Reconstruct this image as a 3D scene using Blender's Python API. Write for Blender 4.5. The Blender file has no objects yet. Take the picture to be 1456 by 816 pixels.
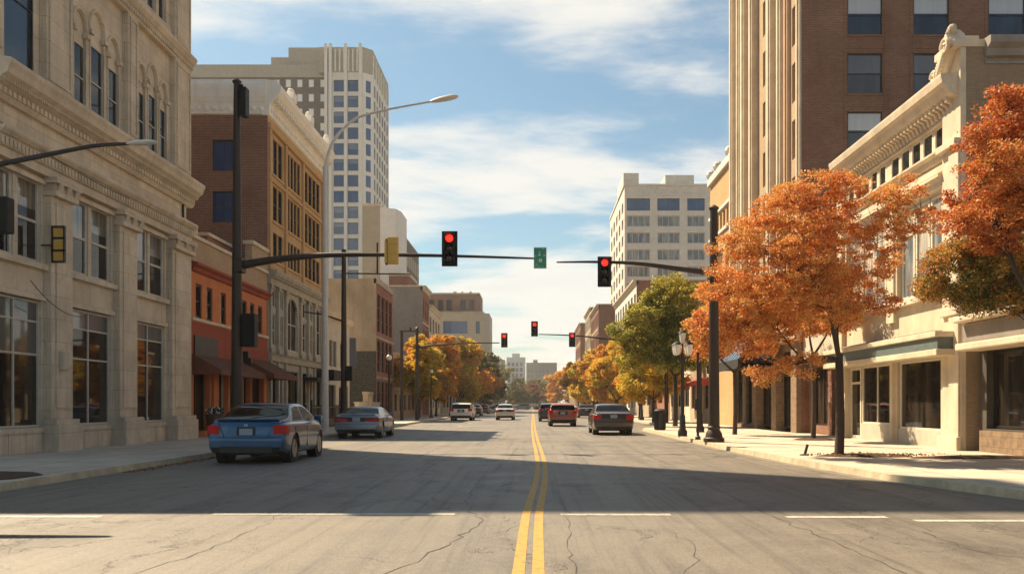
import bpy, bmesh, math, random
import numpy as np
from mathutils import Vector, Matrix
R = math.radians
random.seed(7)
SC = bpy.context.scene
COL = SC.collection

# ------------------------------------------------------------------ camera
cd = bpy.data.cameras.new('camera'); cam = bpy.data.objects.new('camera', cd); COL.objects.link(cam)
cam.location = (0, 0, 1.4); cam.rotation_euler = (R(90), 0, 0)
cd.sensor_width = 36; cd.lens = 36*1250/1456
cd.shift_x = -30/1456; cd.shift_y = 167/1456
cd.clip_start = .1; cd.clip_end = 6000
SC.camera = cam

# ------------------------------------------------------------------ sun, sky, exposure
SUN_AZ, SUN_EL = 42, 50           # degrees from west (-X) towards north (+Y); elevation
sd = Vector((-math.cos(R(SUN_AZ))*math.cos(R(SUN_EL)), math.sin(R(SUN_AZ))*math.cos(R(SUN_EL)), math.sin(R(SUN_EL))))
sl = bpy.data.lights.new('sun', 'SUN'); sl.energy = 5.0; sl.angle = R(.5); sl.color = (1, .81, .56)
so = bpy.data.objects.new('sun', sl); COL.objects.link(so); so.rotation_euler = sd.to_track_quat('Z', 'Y').to_euler()
W = bpy.data.worlds.new('World'); SC.world = W; W.use_nodes = True
def build_world():
    nt = W.node_tree; N = nt.nodes; L = nt.links; N.clear()
    out = N.new('ShaderNodeOutputWorld'); bg = N.new('ShaderNodeBackground'); bg.inputs[1].default_value = .051
    sky = N.new('ShaderNodeTexSky'); sky.sky_type = 'NISHITA'; sky.sun_disc = False
    sky.sun_elevation = R(SUN_EL); sky.sun_rotation = R(-(90-SUN_AZ)); sky.air_density = 1.0; sky.dust_density = 1.2; sky.ozone_density = 1.5
    tint = N.new('ShaderNodeMix'); tint.data_type = 'RGBA'; tint.blend_type = 'MULTIPLY'; tint.inputs[0].default_value = 1
    tint.inputs[7].default_value = (.88, 1.10, 1.04, 1)
    L.new(sky.outputs[0], tint.inputs[6])
    tc = N.new('ShaderNodeTexCoord'); sx = N.new('ShaderNodeSeparateXYZ'); L.new(tc.outputs['Generated'], sx.inputs[0])
    def M(op, a, b=None):
        n = N.new('ShaderNodeMath'); n.operation = op
        for i, v in enumerate((a, b)):
            if v is None: continue
            if isinstance(v, (int, float)): n.inputs[i].default_value = v
            else: L.new(v, n.inputs[i])
        return n.outputs[0]
    zc = M('ADD', M('MAXIMUM', sx.outputs[2], 0), .10)
    cx = N.new('ShaderNodeCombineXYZ'); L.new(M('DIVIDE', sx.outputs[0], zc), cx.inputs[0]); L.new(M('DIVIDE', sx.outputs[1], zc), cx.inputs[1])
    cx.inputs[2].default_value = 3.7
    mp = N.new('ShaderNodeMapping'); mp.inputs['Scale'].default_value = (.62, .95, 1); mp.inputs['Rotation'].default_value = (0, 0, R(10)); mp.inputs['Location'].default_value = (2.3, .65, 0)
    L.new(cx.outputs[0], mp.inputs[0])
    n1 = N.new('ShaderNodeTexNoise'); n1.inputs['Scale'].default_value = 1.15; n1.inputs['Detail'].default_value = 9; n1.inputs['Roughness'].default_value = .56; n1.inputs['Distortion'].default_value = .35
    n2 = N.new('ShaderNodeTexNoise'); n2.inputs['Scale'].default_value = 3.2; n2.inputs['Detail'].default_value = 8; n2.inputs['Roughness'].default_value = .62
    L.new(mp.outputs[0], n1.inputs[0]); L.new(mp.outputs[0], n2.inputs[0])
    s = M('ADD', M('MULTIPLY', n1.outputs[0], .72), M('MULTIPLY', n2.outputs[0], .28))
    s = M('ADD', s, M('MULTIPLY', M('SUBTRACT', .27, sx.outputs[2]), .30))      # more cloud towards the horizon
    rp = N.new('ShaderNodeMapRange'); rp.interpolation_type = 'SMOOTHSTEP'; rp.inputs[1].default_value = .448; rp.inputs[2].default_value = .59
    L.new(s, rp.inputs[0])
    cr = N.new('ShaderNodeMapRange'); cr.inputs[1].default_value = .5; cr.inputs[2].default_value = .78; cr.inputs[3].default_value = 0; cr.inputs[4].default_value = 1
    L.new(s, cr.inputs[0])
    cc = N.new('ShaderNodeMix'); cc.data_type = 'RGBA'; cc.inputs[6].default_value = (9.6, 9.1, 8.2, 1); cc.inputs[7].default_value = (7.6, 7.6, 7.3, 1)
    L.new(cr.outputs[0], cc.inputs[0])
    mx = N.new('ShaderNodeMix'); mx.data_type = 'RGBA'
    L.new(M('MULTIPLY', rp.outputs[0], .88), mx.inputs[0]); L.new(tint.outputs[2], mx.inputs[6]); L.new(cc.outputs[2], mx.inputs[7])
    L.new(mx.outputs[2], bg.inputs[0]); L.new(bg.outputs[0], out.inputs[0])
build_world()
vs = SC.view_settings; vs.view_transform = 'Standard'; vs.look = 'None'; vs.gamma = 1; vs.exposure = 1.14; vs.use_curve_mapping = False

# ------------------------------------------------------------------ materials
MATS = {}
def _nodes(name):
    m = bpy.data.materials.new(name); m.use_nodes = True; nt = m.node_tree
    b = nt.nodes['Principled BSDF']; MATS[name] = m
    return m, nt, nt.nodes, nt.links, b
def lin(c): return (c[0], c[1], c[2], 1)
def wall_coords(N, L):
    """(along the wall, height) in metres for a wall facing any of the four sides"""
    g = N.new('ShaderNodeNewGeometry'); s = N.new('ShaderNodeSeparateXYZ'); L.new(g.outputs['Position'], s.inputs[0])
    n = N.new('ShaderNodeSeparateXYZ'); L.new(g.outputs['True Normal'], n.inputs[0])
    a = N.new('ShaderNodeMath'); a.operation = 'ABSOLUTE'; L.new(n.outputs[0], a.inputs[0])
    t = N.new('ShaderNodeMath'); t.operation = 'GREATER_THAN'; t.inputs[1].default_value = .6; L.new(a.outputs[0], t.inputs[0])
    mx = N.new('ShaderNodeMix'); L.new(t.outputs[0], mx.inputs[0]); L.new(s.outputs[0], mx.inputs[2]); L.new(s.outputs[1], mx.inputs[3])
    c = N.new('ShaderNodeCombineXYZ'); L.new(mx.outputs[0], c.inputs[0]); L.new(s.outputs[2], c.inputs[1])
    return c.outputs[0], g.outputs['Position']
def noise(N, L, vec, scale, detail=4, rough=.55, stretch=None):
    n = N.new('ShaderNodeTexNoise'); n.inputs['Scale'].default_value = scale; n.inputs['Detail'].default_value = detail; n.inputs['Roughness'].default_value = rough
    if stretch:
        mp = N.new('ShaderNodeMapping'); mp.inputs['Scale'].default_value = stretch; L.new(vec, mp.inputs[0]); vec = mp.outputs[0]
    L.new(vec, n.inputs['Vector']); return n.outputs[0]
def mixc(N, L, f, a, b, blend='MIX'):
    m = N.new('ShaderNodeMix'); m.data_type = 'RGBA'; m.blend_type = blend
    for i, v in ((0, f), (6, a), (7, b)):
        if isinstance(v, (int, float)): m.inputs[i].default_value = v
        elif isinstance(v, tuple): m.inputs[i].default_value = lin(v)
        else: L.new(v, m.inputs[i])
    return m.outputs[2]
def rng(N, L, v, a, b, c=0., d=1.):
    m = N.new('ShaderNodeMapRange'); m.inputs[1].default_value = a; m.inputs[2].default_value = b; m.inputs[3].default_value = c; m.inputs[4].default_value = d
    L.new(v, m.inputs[0]); return m.outputs[0]
def bump(N, L, h, b, strength=.3, dist=.02):
    n = N.new('ShaderNodeBump'); n.inputs['Strength'].default_value = strength; n.inputs['Distance'].default_value = dist
    L.new(h, n.inputs['Height']); L.new(n.outputs[0], b.inputs['Normal'])
def stone(name, c, var=.25, rough=.85, scale=1.5, grime=.35, bmp=.25, courses=None):
    """stone, stucco or concrete with patches, streaks of dirt and grain"""
    m, nt, N, L, b = _nodes(name); wc, pos = wall_coords(N, L)
    n1 = noise(N, L, pos, scale, 6, .6); n2 = noise(N, L, pos, scale*14, 5, .7)
    n3 = noise(N, L, pos, 2.2, 5, .6, (1, 1, .13))
    dk = tuple(v*(1-var) for v in c); lt = tuple(min(1, v*(1+var*.35)) for v in c)
    col = mixc(N, L, rng(N, L, n1, .3, .7), dk, lt)
    col = mixc(N, L, rng(N, L, n3, .52, .75, 0, grime), col, tuple(v*.42 for v in c))
    col = mixc(N, L, rng(N, L, n2, .3, .7, 0, .3), col, tuple(v*.7 for v in c))
    n4 = noise(N, L, pos, 5, 6, .7); col = mixc(N, L, rng(N, L, n4, .56, .70, 0, grime), col, tuple(v*.55 for v in c))
    h = n2
    if courses:
        bk = N.new('ShaderNodeTexBrick'); L.new(wc, bk.inputs[0]); bk.inputs['Scale'].default_value = 1
        bk.inputs['Brick Width'].default_value = courses[0]; bk.inputs['Row Height'].default_value = courses[1]; bk.inputs['Mortar Size'].default_value = .008
        bk.inputs['Mortar Smooth'].default_value = .2
        bk.inputs['Color1'].default_value = (1, 1, 1, 1); bk.inputs['Color2'].default_value = (.84, .84, .84, 1); bk.inputs['Mortar'].default_value = (.5, .5, .5, 1)
        col = mixc(N, L, .8, col, bk.outputs[0], 'MULTIPLY')
    L.new(col, b.inputs['Base Color']); b.inputs['Roughness'].default_value = rough; b.inputs['Specular IOR Level'].default_value = .25
    bump(N, L, h, b, bmp, .03)
    return m
def brick(name, c1, c2, mortar, bw=.225, rh=.078, ms=.012, grime=.3):
    m, nt, N, L, b = _nodes(name); wc, pos = wall_coords(N, L)
    bk = N.new('ShaderNodeTexBrick'); L.new(wc, bk.inputs[0]); bk.inputs['Scale'].default_value = 1
    bk.inputs['Brick Width'].default_value = bw; bk.inputs['Row Height'].default_value = rh; bk.inputs['Mortar Size'].default_value = ms
    bk.inputs['Mortar Smooth'].default_value = .3; bk.inputs['Bias'].default_value = -.1
    bk.inputs['Color1'].default_value = lin(c1); bk.inputs['Color2'].default_value = lin(c2); bk.inputs['Mortar'].default_value = lin(mortar)
    n1 = noise(N, L, pos, .6, 6, .6); n2 = noise(N, L, pos, 22, 4, .7); n3 = noise(N, L, pos, 1.6, 5, .6, (1, 1, .15))
    col = mixc(N, L, rng(N, L, n1, .32, .68, 0, .45), bk.outputs[0], tuple(v*.62 for v in c1))
    col = mixc(N, L, rng(N, L, n2, .4, .75, 0, .5), col, c2)
    col = mixc(N, L, rng(N, L, n3, .55, .8, 0, grime), col, tuple(v*.35 for v in c1))
    L.new(col, b.inputs['Base Color']); b.inputs['Roughness'].default_value = .9; b.inputs['Specular IOR Level'].default_value = .2
    bump(N, L, bk.outputs[1], b, -.5, .01)
    return m
def plain(name, c, rough=.5, metal=0., var=.15, scale=6., spec=.5, coat=0., bmp=0., emit=None):
    m, nt, N, L, b = _nodes(name); g = N.new('ShaderNodeTexCoord')
    n1 = noise(N, L, g.outputs['Object'], scale, 5, .6)
    L.new(mixc(N, L, rng(N, L, n1, .3, .7), tuple(v*(1-var) for v in c), c), b.inputs['Base Color'])
    L.new(rng(N, L, n1, .3, .7, rough*.85, min(1, rough*1.2)), b.inputs['Roughness']); b.inputs['Metallic'].default_value = metal
    b.inputs['Specular IOR Level'].default_value = spec; b.inputs['Coat Weight'].default_value = coat; b.inputs['Coat Roughness'].default_value = .04
    if bmp: bump(N, L, n1, b, bmp, .02)
    if emit: b.inputs['Emission Color'].default_value = lin(emit[0]); b.inputs['Emission Strength'].default_value = emit[1]
    return m
def glassy(name, c, c2=None, rough=.03, ior=1.6, wave=.06, patt=.8):
    """window glass over a dim room"""
    m, nt, N, L, b = _nodes(name); g = N.new('ShaderNodeNewGeometry')
    c2 = c2 or tuple(v*2 for v in c)
    n1 = noise(N, L, g.outputs['Position'], patt, 4, .6, (2.2, 2.2, .35)); n2 = noise(N, L, g.outputs['Position'], .9, 1, .4)
    L.new(mixc(N, L, rng(N, L, n1, .42, .66), c, c2), b.inputs['Base Color'])
    b.inputs['Roughness'].default_value = rough; b.inputs['IOR'].default_value = ior
    bump(N, L, n2, b, wave, .05)
    return m
def curtain(name, c, c2):
    m, nt, N, L, b = _nodes(name); g = N.new('ShaderNodeNewGeometry')
    n1 = noise(N, L, g.outputs['Position'], 1, 3, .6, (9, 9, .5)); n2 = noise(N, L, g.outputs['Position'], .9, 1, .4)
    L.new(mixc(N, L, rng(N, L, n1, .35, .65), c, c2), b.inputs['Base Color'])
    b.inputs['Roughness'].default_value = .35; b.inputs['Coat Weight'].default_value = 1; b.inputs['Coat Roughness'].default_value = .03; b.inputs['Coat IOR'].default_value = 1.6
    bump(N, L, n2, b, .05, .05)
    return m
def leaf(name, cols, trans=.4, scale=.9):
    """cols: four leaf colours picked leaf by leaf, drifting through the crown"""
    m = bpy.data.materials.new(name); m.use_nodes = True; nt = m.node_tree; N = nt.nodes; L = nt.links; N.clear(); MATS[name] = m
    g = N.new('ShaderNodeNewGeometry'); n1 = noise(N, L, g.outputs['Position'], scale, 3, .5)
    a = N.new('ShaderNodeMath'); a.operation = 'MULTIPLY'; a.inputs[1].default_value = .85; L.new(g.outputs['Random Per Island'], a.inputs[0])
    s = N.new('ShaderNodeMath'); s.operation = 'ADD'; L.new(a.outputs[0], s.inputs[0]); L.new(rng(N, L, n1, .3, .7, -.15, .35), s.inputs[1])
    r = N.new('ShaderNodeValToRGB'); L.new(s.outputs[0], r.inputs[0])
    el = r.color_ramp.elements; el[0].position = 0.1; el[0].color = lin(cols[0]); el[1].position = .92; el[1].color = lin(cols[3])
    e = el.new(.38); e.color = lin(cols[1]); e = el.new(.65); e.color = lin(cols[2])
    d = N.new('ShaderNodeBsdfPrincipled'); d.inputs['Roughness'].default_value = .55; d.inputs['Specular IOR Level'].default_value = .3; L.new(r.outputs[0], d.inputs['Base Color'])
    t = N.new('ShaderNodeBsdfTranslucent'); L.new(r.outputs[0], t.inputs[0])
    mx = N.new('ShaderNodeMixShader'); mx.inputs[0].default_value = trans; L.new(d.outputs[0], mx.inputs[1]); L.new(t.outputs[0], mx.inputs[2])
    o = N.new('ShaderNodeOutputMaterial'); L.new(mx.outputs[0], o.inputs[0])
    return m

# ------------------------------------------------------------------ geometry helpers
class Fr:
    """an upright plane: axis 'x' = plane X=c (u runs along Y), axis 'y' = plane Y=c (u runs along X); d is the distance out of it"""
    def __init__(s, axis, c, sg): s.axis, s.c, s.sg = axis, c, sg
    def P(s, u, z, d=0.): return (s.c+s.sg*d, u, z) if s.axis == 'x' else (u, s.c+s.sg*d, z)
def rootloc(o):
    v = Vector((0, 0, 0))
    while o: v += o.location; o = o.parent
    return v
class MB:
    def __init__(s): s.v = []; s.f = []; s.m = []
    def add(s, vs, fs, mi=0):
        b = len(s.v); s.v += [tuple(p) for p in vs]; s.f += [tuple(b+i for i in f) for f in fs]; s.m += [mi]*len(fs)
    def box(s, x0, x1, y0, y1, z0, z1, mi=0):
        if x0 > x1: x0, x1 = x1, x0
        if y0 > y1: y0, y1 = y1, y0
        s.add([(x0,y0,z0),(x1,y0,z0),(x1,y1,z0),(x0,y1,z0),(x0,y0,z1),(x1,y0,z1),(x1,y1,z1),(x0,y1,z1)],
              [(0,3,2,1),(4,5,6,7),(0,1,5,4),(1,2,6,5),(2,3,7,6),(3,0,4,7)], mi)
    def fb(s, F, u0, u1, z0, z1, d0, d1, mi=0):
        a = F.P(u0, z0, d0); b = F.P(u1, z1, d1); s.box(a[0], b[0], a[1], b[1], a[2], b[2], mi)
    def quad(s, a, b, c, d, mi=0): s.add([a, b, c, d], [(0,1,2,3)], mi)
    def fq(s, F, u0, u1, z0, z1, d=0., mi=0): s.quad(F.P(u0,z0,d), F.P(u1,z0,d), F.P(u1,z1,d), F.P(u0,z1,d), mi)
    def wall(s, F, u0, u1, z0, z1, ops, depth=.25, mi=0):
        """a wall face with rectangular openings and their reveals"""
        us = sorted({u0, u1, *[o[0] for o in ops], *[o[1] for o in ops]}); zs = sorted({z0, z1, *[o[2] for o in ops], *[o[3] for o in ops]})
        for i in range(len(us)-1):
            for j in range(len(zs)-1):
                uc, zc = (us[i]+us[i+1])/2, (zs[j]+zs[j+1])/2
                if any(o[0] < uc < o[1] and o[2] < zc < o[3] for o in ops): continue
                s.fq(F, us[i], us[i+1], zs[j], zs[j+1], 0, mi)
        for a, b, c, d in [o[:4] for o in ops]:
            P = F.P
            s.quad(P(a,c,0), P(a,c,-depth), P(a,d,-depth), P(a,d,0), mi); s.quad(P(b,c,0), P(b,d,0), P(b,d,-depth), P(b,c,-depth), mi)
            s.quad(P(a,d,0), P(a,d,-depth), P(b,d,-depth), P(b,d,0), mi); s.quad(P(a,c,0), P(b,c,0), P(b,c,-depth), P(a,c,-depth), mi)
    def mold(s, F, u0, u1, prof, mi=0, closed=True):
        """a moulding: profile of (d, z) run from u0 to u1 with its ends closed"""
        n = len(prof); A = [F.P(u0, z, d) for d, z in prof]; B = [F.P(u1, z, d) for d, z in prof]
        s.add(A+B, [(i, (i+1) % n, n+(i+1) % n, n+i) for i in range(n)] + [tuple(range(n))[::-1], tuple(range(n, 2*n))], mi)
    def prism(s, pts, vec, mi=0):
        n = len(pts); s.add(list(pts)+[tuple(Vector(p)+Vector(vec)) for p in pts], [(i, (i+1) % n, n+(i+1) % n, n+i) for i in range(n)] + [tuple(range(n))[::-1], tuple(range(n, 2*n))], mi)
    def tube(s, pts, rad, n=8, mi=0, cap=True):
        pts = [Vector(p) for p in pts]; rad = rad if hasattr(rad, '__len__') else [rad]*len(pts)
        rings = []; up = Vector((0, 0, 1))
        prev = None
        for i, p in enumerate(pts):
            t = (pts[min(i+1, len(pts)-1)]-pts[max(i-1, 0)]).normalized()
            if prev is None: a = t.orthogonal().normalized()
            else: a = (prev-t*prev.dot(t)).normalized()
            prev = a; b = t.cross(a)
            rings.append([tuple(p+(a*math.cos(2*math.pi*k/n)+b*math.sin(2*math.pi*k/n))*rad[i]) for k in range(n)])
        vs = [v for r in rings for v in r]; fs = []
        for i in range(len(pts)-1):
            for k in range(n): fs.append((i*n+k, i*n+(k+1) % n, (i+1)*n+(k+1) % n, (i+1)*n+k))
        if cap: fs += [tuple(range(n))[::-1], tuple((len(pts)-1)*n+k for k in range(n))]
        s.add(vs, fs, mi)
    def lathe(s, prof, c=(0, 0, 0), n=16, mi=0, axis='z'):
        """profile of (radius, height) about a vertical axis (or along x)"""
        vs = []; 
        for r, h in prof:
            for k in range(n):
                a = 2*math.pi*k/n; p = (r*math.cos(a), r*math.sin(a), h)
                if axis == 'x': p = (h, r*math.cos(a), r*math.sin(a))
                if axis == 'y': p = (r*math.cos(a), h, r*math.sin(a))
                vs.append((c[0]+p[0], c[1]+p[1], c[2]+p[2]))
        fs = [(i*n+k, i*n+(k+1) % n, (i+1)*n+(k+1) % n, (i+1)*n+k) for i in range(len(prof)-1) for k in range(n)]
        fs += [tuple(range(n))[::-1], tuple((len(prof)-1)*n+k for k in range(n))]
        s.add(vs, fs, mi)
    def ball(s, c, r, n=10, mi=0, sz=1.):
        s.lathe([(max(.001, r*math.sin(math.pi*i/n)), -r*sz*math.cos(math.pi*i/n)) for i in range(n+1)], c, n+2, mi)
    def build(s, name, mats, parent=None, smooth=False, recalc=True, local=False, bevel=0, angle=40):
        me = bpy.data.meshes.new(name)
        off = Vector((0, 0, 0)) if local or not parent else rootloc(parent)
        me.from_pydata([(v[0]-off[0], v[1]-off[1], v[2]-off[2]) for v in s.v], [], s.f)
        mats = mats if isinstance(mats, (list, tuple)) else [mats]
        for m in mats: me.materials.append(MATS[m] if isinstance(m, str) else m)
        if len(mats) > 1: me.polygons.foreach_set('material_index', s.m)
        if recalc:
            bm = bmesh.new(); bm.from_mesh(me); bmesh.ops.recalc_face_normals(bm, faces=bm.faces); bm.to_mesh(me); bm.free()
        if smooth:
            me.polygons.foreach_set('use_smooth', [True]*len(me.polygons)); me.set_sharp_from_angle(angle=R(angle))
        o = bpy.data.objects.new(name, me); COL.objects.link(o); o.parent = parent
        if bevel:
            b = o.modifiers.new('bevel', 'BEVEL'); b.width = bevel; b.segments = 2; b.limit_method = 'ANGLE'; b.angle_limit = R(40)
        return o
def thing(name, label, cat, loc=(0, 0, 0), group=None, rz=0):
    o = bpy.data.objects.new(name, None); COL.objects.link(o); o.location = loc; o.rotation_euler = (0, 0, rz); o.empty_display_size = .2
    o['label'] = label; o['category'] = cat
    if group: o['group'] = group
    return o
def tag(o, label, cat, group=None):
    o['label'] = label; o['category'] = cat
    if group: o['group'] = group
    return o
def struct(o, kind='structure'): o['kind'] = kind; return o
def dup(root, loc, label=None, group=None, rz=None, scale=None):
    r = root.copy(); COL.objects.link(r); r.location = loc
    if rz is not None: r.rotation_euler = (0, 0, rz)
    if scale: r.scale = scale
    if label: r['label'] = label
    if group: r['group'] = group
    for ch in list(root.children):
        c = ch.copy(); COL.objects.link(c); c.parent = r
        for g in list(ch.children):
            d = g.copy(); COL.objects.link(d); d.parent = c
    return r

WCACHE = {}
def window(root, F, u0, u1, z0, z1, depth=.22, cols=1, rows=1, fw=.06, fm='white_frame', gm='glass', blind=0., bm_='blind', zs=None, fd=.06, label=None, name='window'):
    """frame mesh with a pane (and a blind behind its upper part) as children; equal windows share meshes"""
    w, h = round(u1-u0, 3), round(z1-z0, 3); zs = tuple(zs) if zs else None
    key = (F.axis, F.sg, w, h, cols, rows, fw, fm, gm, blind, bm_, zs, fd, name)
    if key not in WCACHE:
        G = Fr(F.axis, 0, F.sg); f = MB()
        f.fb(G, 0, fw, 0, h, .001, fd); f.fb(G, w-fw, w, 0, h, .001, fd); f.fb(G, fw, w-fw, 0, fw, .001, fd-.004); f.fb(G, fw, w-fw, h-fw, h, .001, fd-.004)
        for i in range(1, cols): f.fb(G, w*i/cols-fw*.4, w*i/cols+fw*.4, fw, h-fw, .001, fd-.008)
        hz = [z*h for z in zs] if zs else [h*j/rows for j in range(1, rows)]
        for z in hz: f.fb(G, fw, w-fw, z-fw*.4, z+fw*.4, .001, fd-.012)
        o = f.build(name, fm, None); g = MB(); zb = h-fw/2-blind*(h-fw)
        g.fq(G, fw/2, w-fw/2, fw/2, zb, .012); p = g.build('pane', gm, None, recalc=False)
        b = None
        if blind: q = MB(); q.fq(G, fw/2, w-fw/2, zb, h-fw/2, .012); b = q.build('blind', bm_, None, recalc=False)
        WCACHE[key] = (o.data, p.data, b.data if b else None)
        for x in (o, p, b):
            if x: bpy.data.objects.remove(x)
    d = WCACHE[key]; loc = Vector(F.P(u0, z0, -depth))-rootloc(root)
    o = bpy.data.objects.new(name, d[0]); COL.objects.link(o); o.parent = root; o.location = loc
    p = bpy.data.objects.new('pane', d[1]); COL.objects.link(p); p.parent = o
    if d[2]: b = bpy.data.objects.new('blind', d[2]); COL.objects.link(b); b.parent = o
    if label: o['label'] = label
    return o
def shell(root, x0, x1, y0, y1, z1, mat, skip='', roofmat='roofing', par=.0, base=0., name='side_wall'):
    """the plain walls of a block except those named in skip (W, E, S, N), and its roof below a parapet"""
    m = MB()
    if 'W' not in skip: m.quad((x0,y0,base),(x0,y1,base),(x0,y1,z1),(x0,y0,z1))
    if 'E' not in skip: m.quad((x1,y0,base),(x1,y1,base),(x1,y1,z1),(x1,y0,z1))
    if 'S' not in skip: m.quad((x0,y0,base),(x1,y0,base),(x1,y0,z1),(x0,y0,z1))
    if 'N' not in skip: m.quad((x0,y1,base),(x1,y1,base),(x1,y1,z1),(x0,y1,z1))
    m.build(name, mat, root)
    r = MB(); r.quad((x0+.02,y0+.02,z1-par-.05),(x1-.02,y0+.02,z1-par-.05),(x1-.02,y1-.02,z1-par-.05),(x0+.02,y1-.02,z1-par-.05)); r.build('roof', roofmat, root)

# colours
stone('terracotta', (.70, .59, .45), .25, grime=.5, bmp=.35, courses=(1.25, .62))
stone('terracotta_panel', (.56, .47, .36), .2, grime=.5)
stone('cream_stone', (.68, .57, .42), .22, grime=.42)
stone('cream_paint', (.68, .57, .41), .2, grime=.45)
stone('white_cornice', (.88, .84, .75), .1, grime=.3)
stone('pink_stone', (.56, .38, .25), .15, grime=.2)
stone('white_stone', (.66, .64, .59), .15, grime=.25)
stone('limestone', (.46, .42, .34), .3, grime=.4, bmp=.5, scale=2.5)
stone('grey_stone', (.30, .27, .24), .25)
stone('stucco_tan', (.46, .38, .27), .4, grime=.5, scale=.35)
stone('stucco_orange', (.62, .215, .085), .2, grime=.3)
stone('stucco_red', (.35, .085, .045), .2, grime=.3)
stone('tower_white', (.80, .76, .68), .1, grime=.15)
stone('tower_tan', (.46, .40, .31), .15, grime=.2)
stone('pale_wall', (.56, .50, .40), .2, grime=.3)
stone('concrete', (.36, .33, .28), .2)
stone('roofing', (.12, .115, .11), .3)
stone('dark_stone', (.10, .085, .07), .3)
stone('rough_stone', (.36, .25, .16), .45, scale=5, bmp=.8, courses=(.5, .28))
stone('vine_wall', (.11, .105, .085), .7, scale=6, bmp=.9)
brick('brick_dark', (.18, .062, .038), (.30, .13, .08), (.36, .28, .21), ms=.016)
brick('brick_buff', (.52, .31, .13), (.62, .40, .20), (.42, .32, .2))
brick('brick_brown', (.18, .076, .046), (.29, .14, .09), (.30, .21, .15), ms=.015)
brick('brick_red', (.26, .085, .05), (.34, .13, .075), (.32, .25, .2))
brick('brick_tan', (.42, .28, .16), (.52, .36, .22), (.4, .32, .23))
brick('brick_side', (.27, .19, .12), (.34, .25, .165), (.26, .2, .14))
brick('brick_grey', (.20, .185, .165), (.30, .28, .25), (.26, .24, .21))
brick('brick_pale', (.40, .335, .235), (.48, .41, .31), (.38, .33, .26), grime=.2)
brick('brick_cream', (.66, .62, .53), (.76, .71, .62), (.58, .53, .45), bw=.6, rh=.3, grime=.15)
brick('brick_wing', (.15, .12, .10), (.20, .165, .14), (.2, .17, .14), bw=.5, rh=.2)
glassy('glass', (.010, .010, .010), (.035, .030, .024), ior=1.38)
glassy('glass_shop', (.008, .008, .008), (.05, .036, .024), patt=1.1, ior=1.42)
glassy('glass_blue', (.022, .065, .17), (.045, .10, .23), ior=1.7, patt=.35)
glassy('glass_brick', (.012, .02, .035), (.03, .05, .085), ior=1.6, patt=.5)
glassy('glass_grey', (.10, .13, .15), (.32, .33, .31), ior=1.5, patt=.9)
glassy('glass_black', (.008, .007, .006), (.02, .016, .012), ior=1.35)
curtain('blind', (.30, .29, .26), (.34, .33, .30))
curtain('blind_grey', (.045, .05, .055), (.06, .062, .065))
curtain('blind_cool', (.42, .43, .44), (.48, .49, .50))
curtain('blind_slate', (.10, .14, .22), (.14, .18, .26))
curtain('drapes', (.035, .028, .022), (.19, .16, .12))
curtain('drapes_pale', (.22, .20, .17), (.62, .57, .48))
plain('white_frame', (.55, .51, .44), .5, var=.25)
plain('cream_frame', (.72, .64, .50), .5)
plain('dark_frame', (.022, .017, .013), .45)
plain('blue_frame', (.03, .05, .09), .4)
plain('black_metal', (.018, .016, .014), .42, spec=.5)
plain('brown_metal', (.038, .022, .013), .5, metal=.1, var=.4)
plain('grey_metal', (.62, .60, .55), .45)
plain('white_infill', (.9, .9, .86), .6)
plain('steel', (.55, .55, .54), .3, metal=.9)
plain('awning_brown', (.19, .07, .035), .85, var=.4, scale=3)
plain('awning_red', (.45, .055, .03), .8, var=.3)
plain('awning_blue', (.04, .12, .22), .7, var=.3)
plain('awning_dark', (.018, .016, .015), .8)
plain('teal_panel', (.13, .17, .16), .5, var=.3)
plain('sign_yellow', (.74, .44, .08), .5, var=.3, scale=30)
plain('sign_green', (.02, .32, .20), .45, var=.35, scale=20)
plain('sign_white', (.8, .8, .76), .5)
plain('sign_blue', (.02, .035, .07), .35)
plain('signal_black', (.008, .008, .008), .5, spec=.2)
plain('lamp_globe', (.85, .80, .70), .25, var=.1)
plain('red_light', (.6, .01, .005), .3, emit=((1, .015, .008), 1.6))
plain('lens_dark', (.02, .012, .005), .2)
plain('bark', (.075, .050, .034), .95, var=.5, scale=25, bmp=.6)
plain('soil', (.10, .045, .022), 1, var=.6, scale=30, bmp=1)
plain('pot', (.08, .055, .04), .8)
plain('petal', (.75, .70, .68), .7)
plain('bush', (.035, .06, .018), .8, var=.5)
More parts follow.
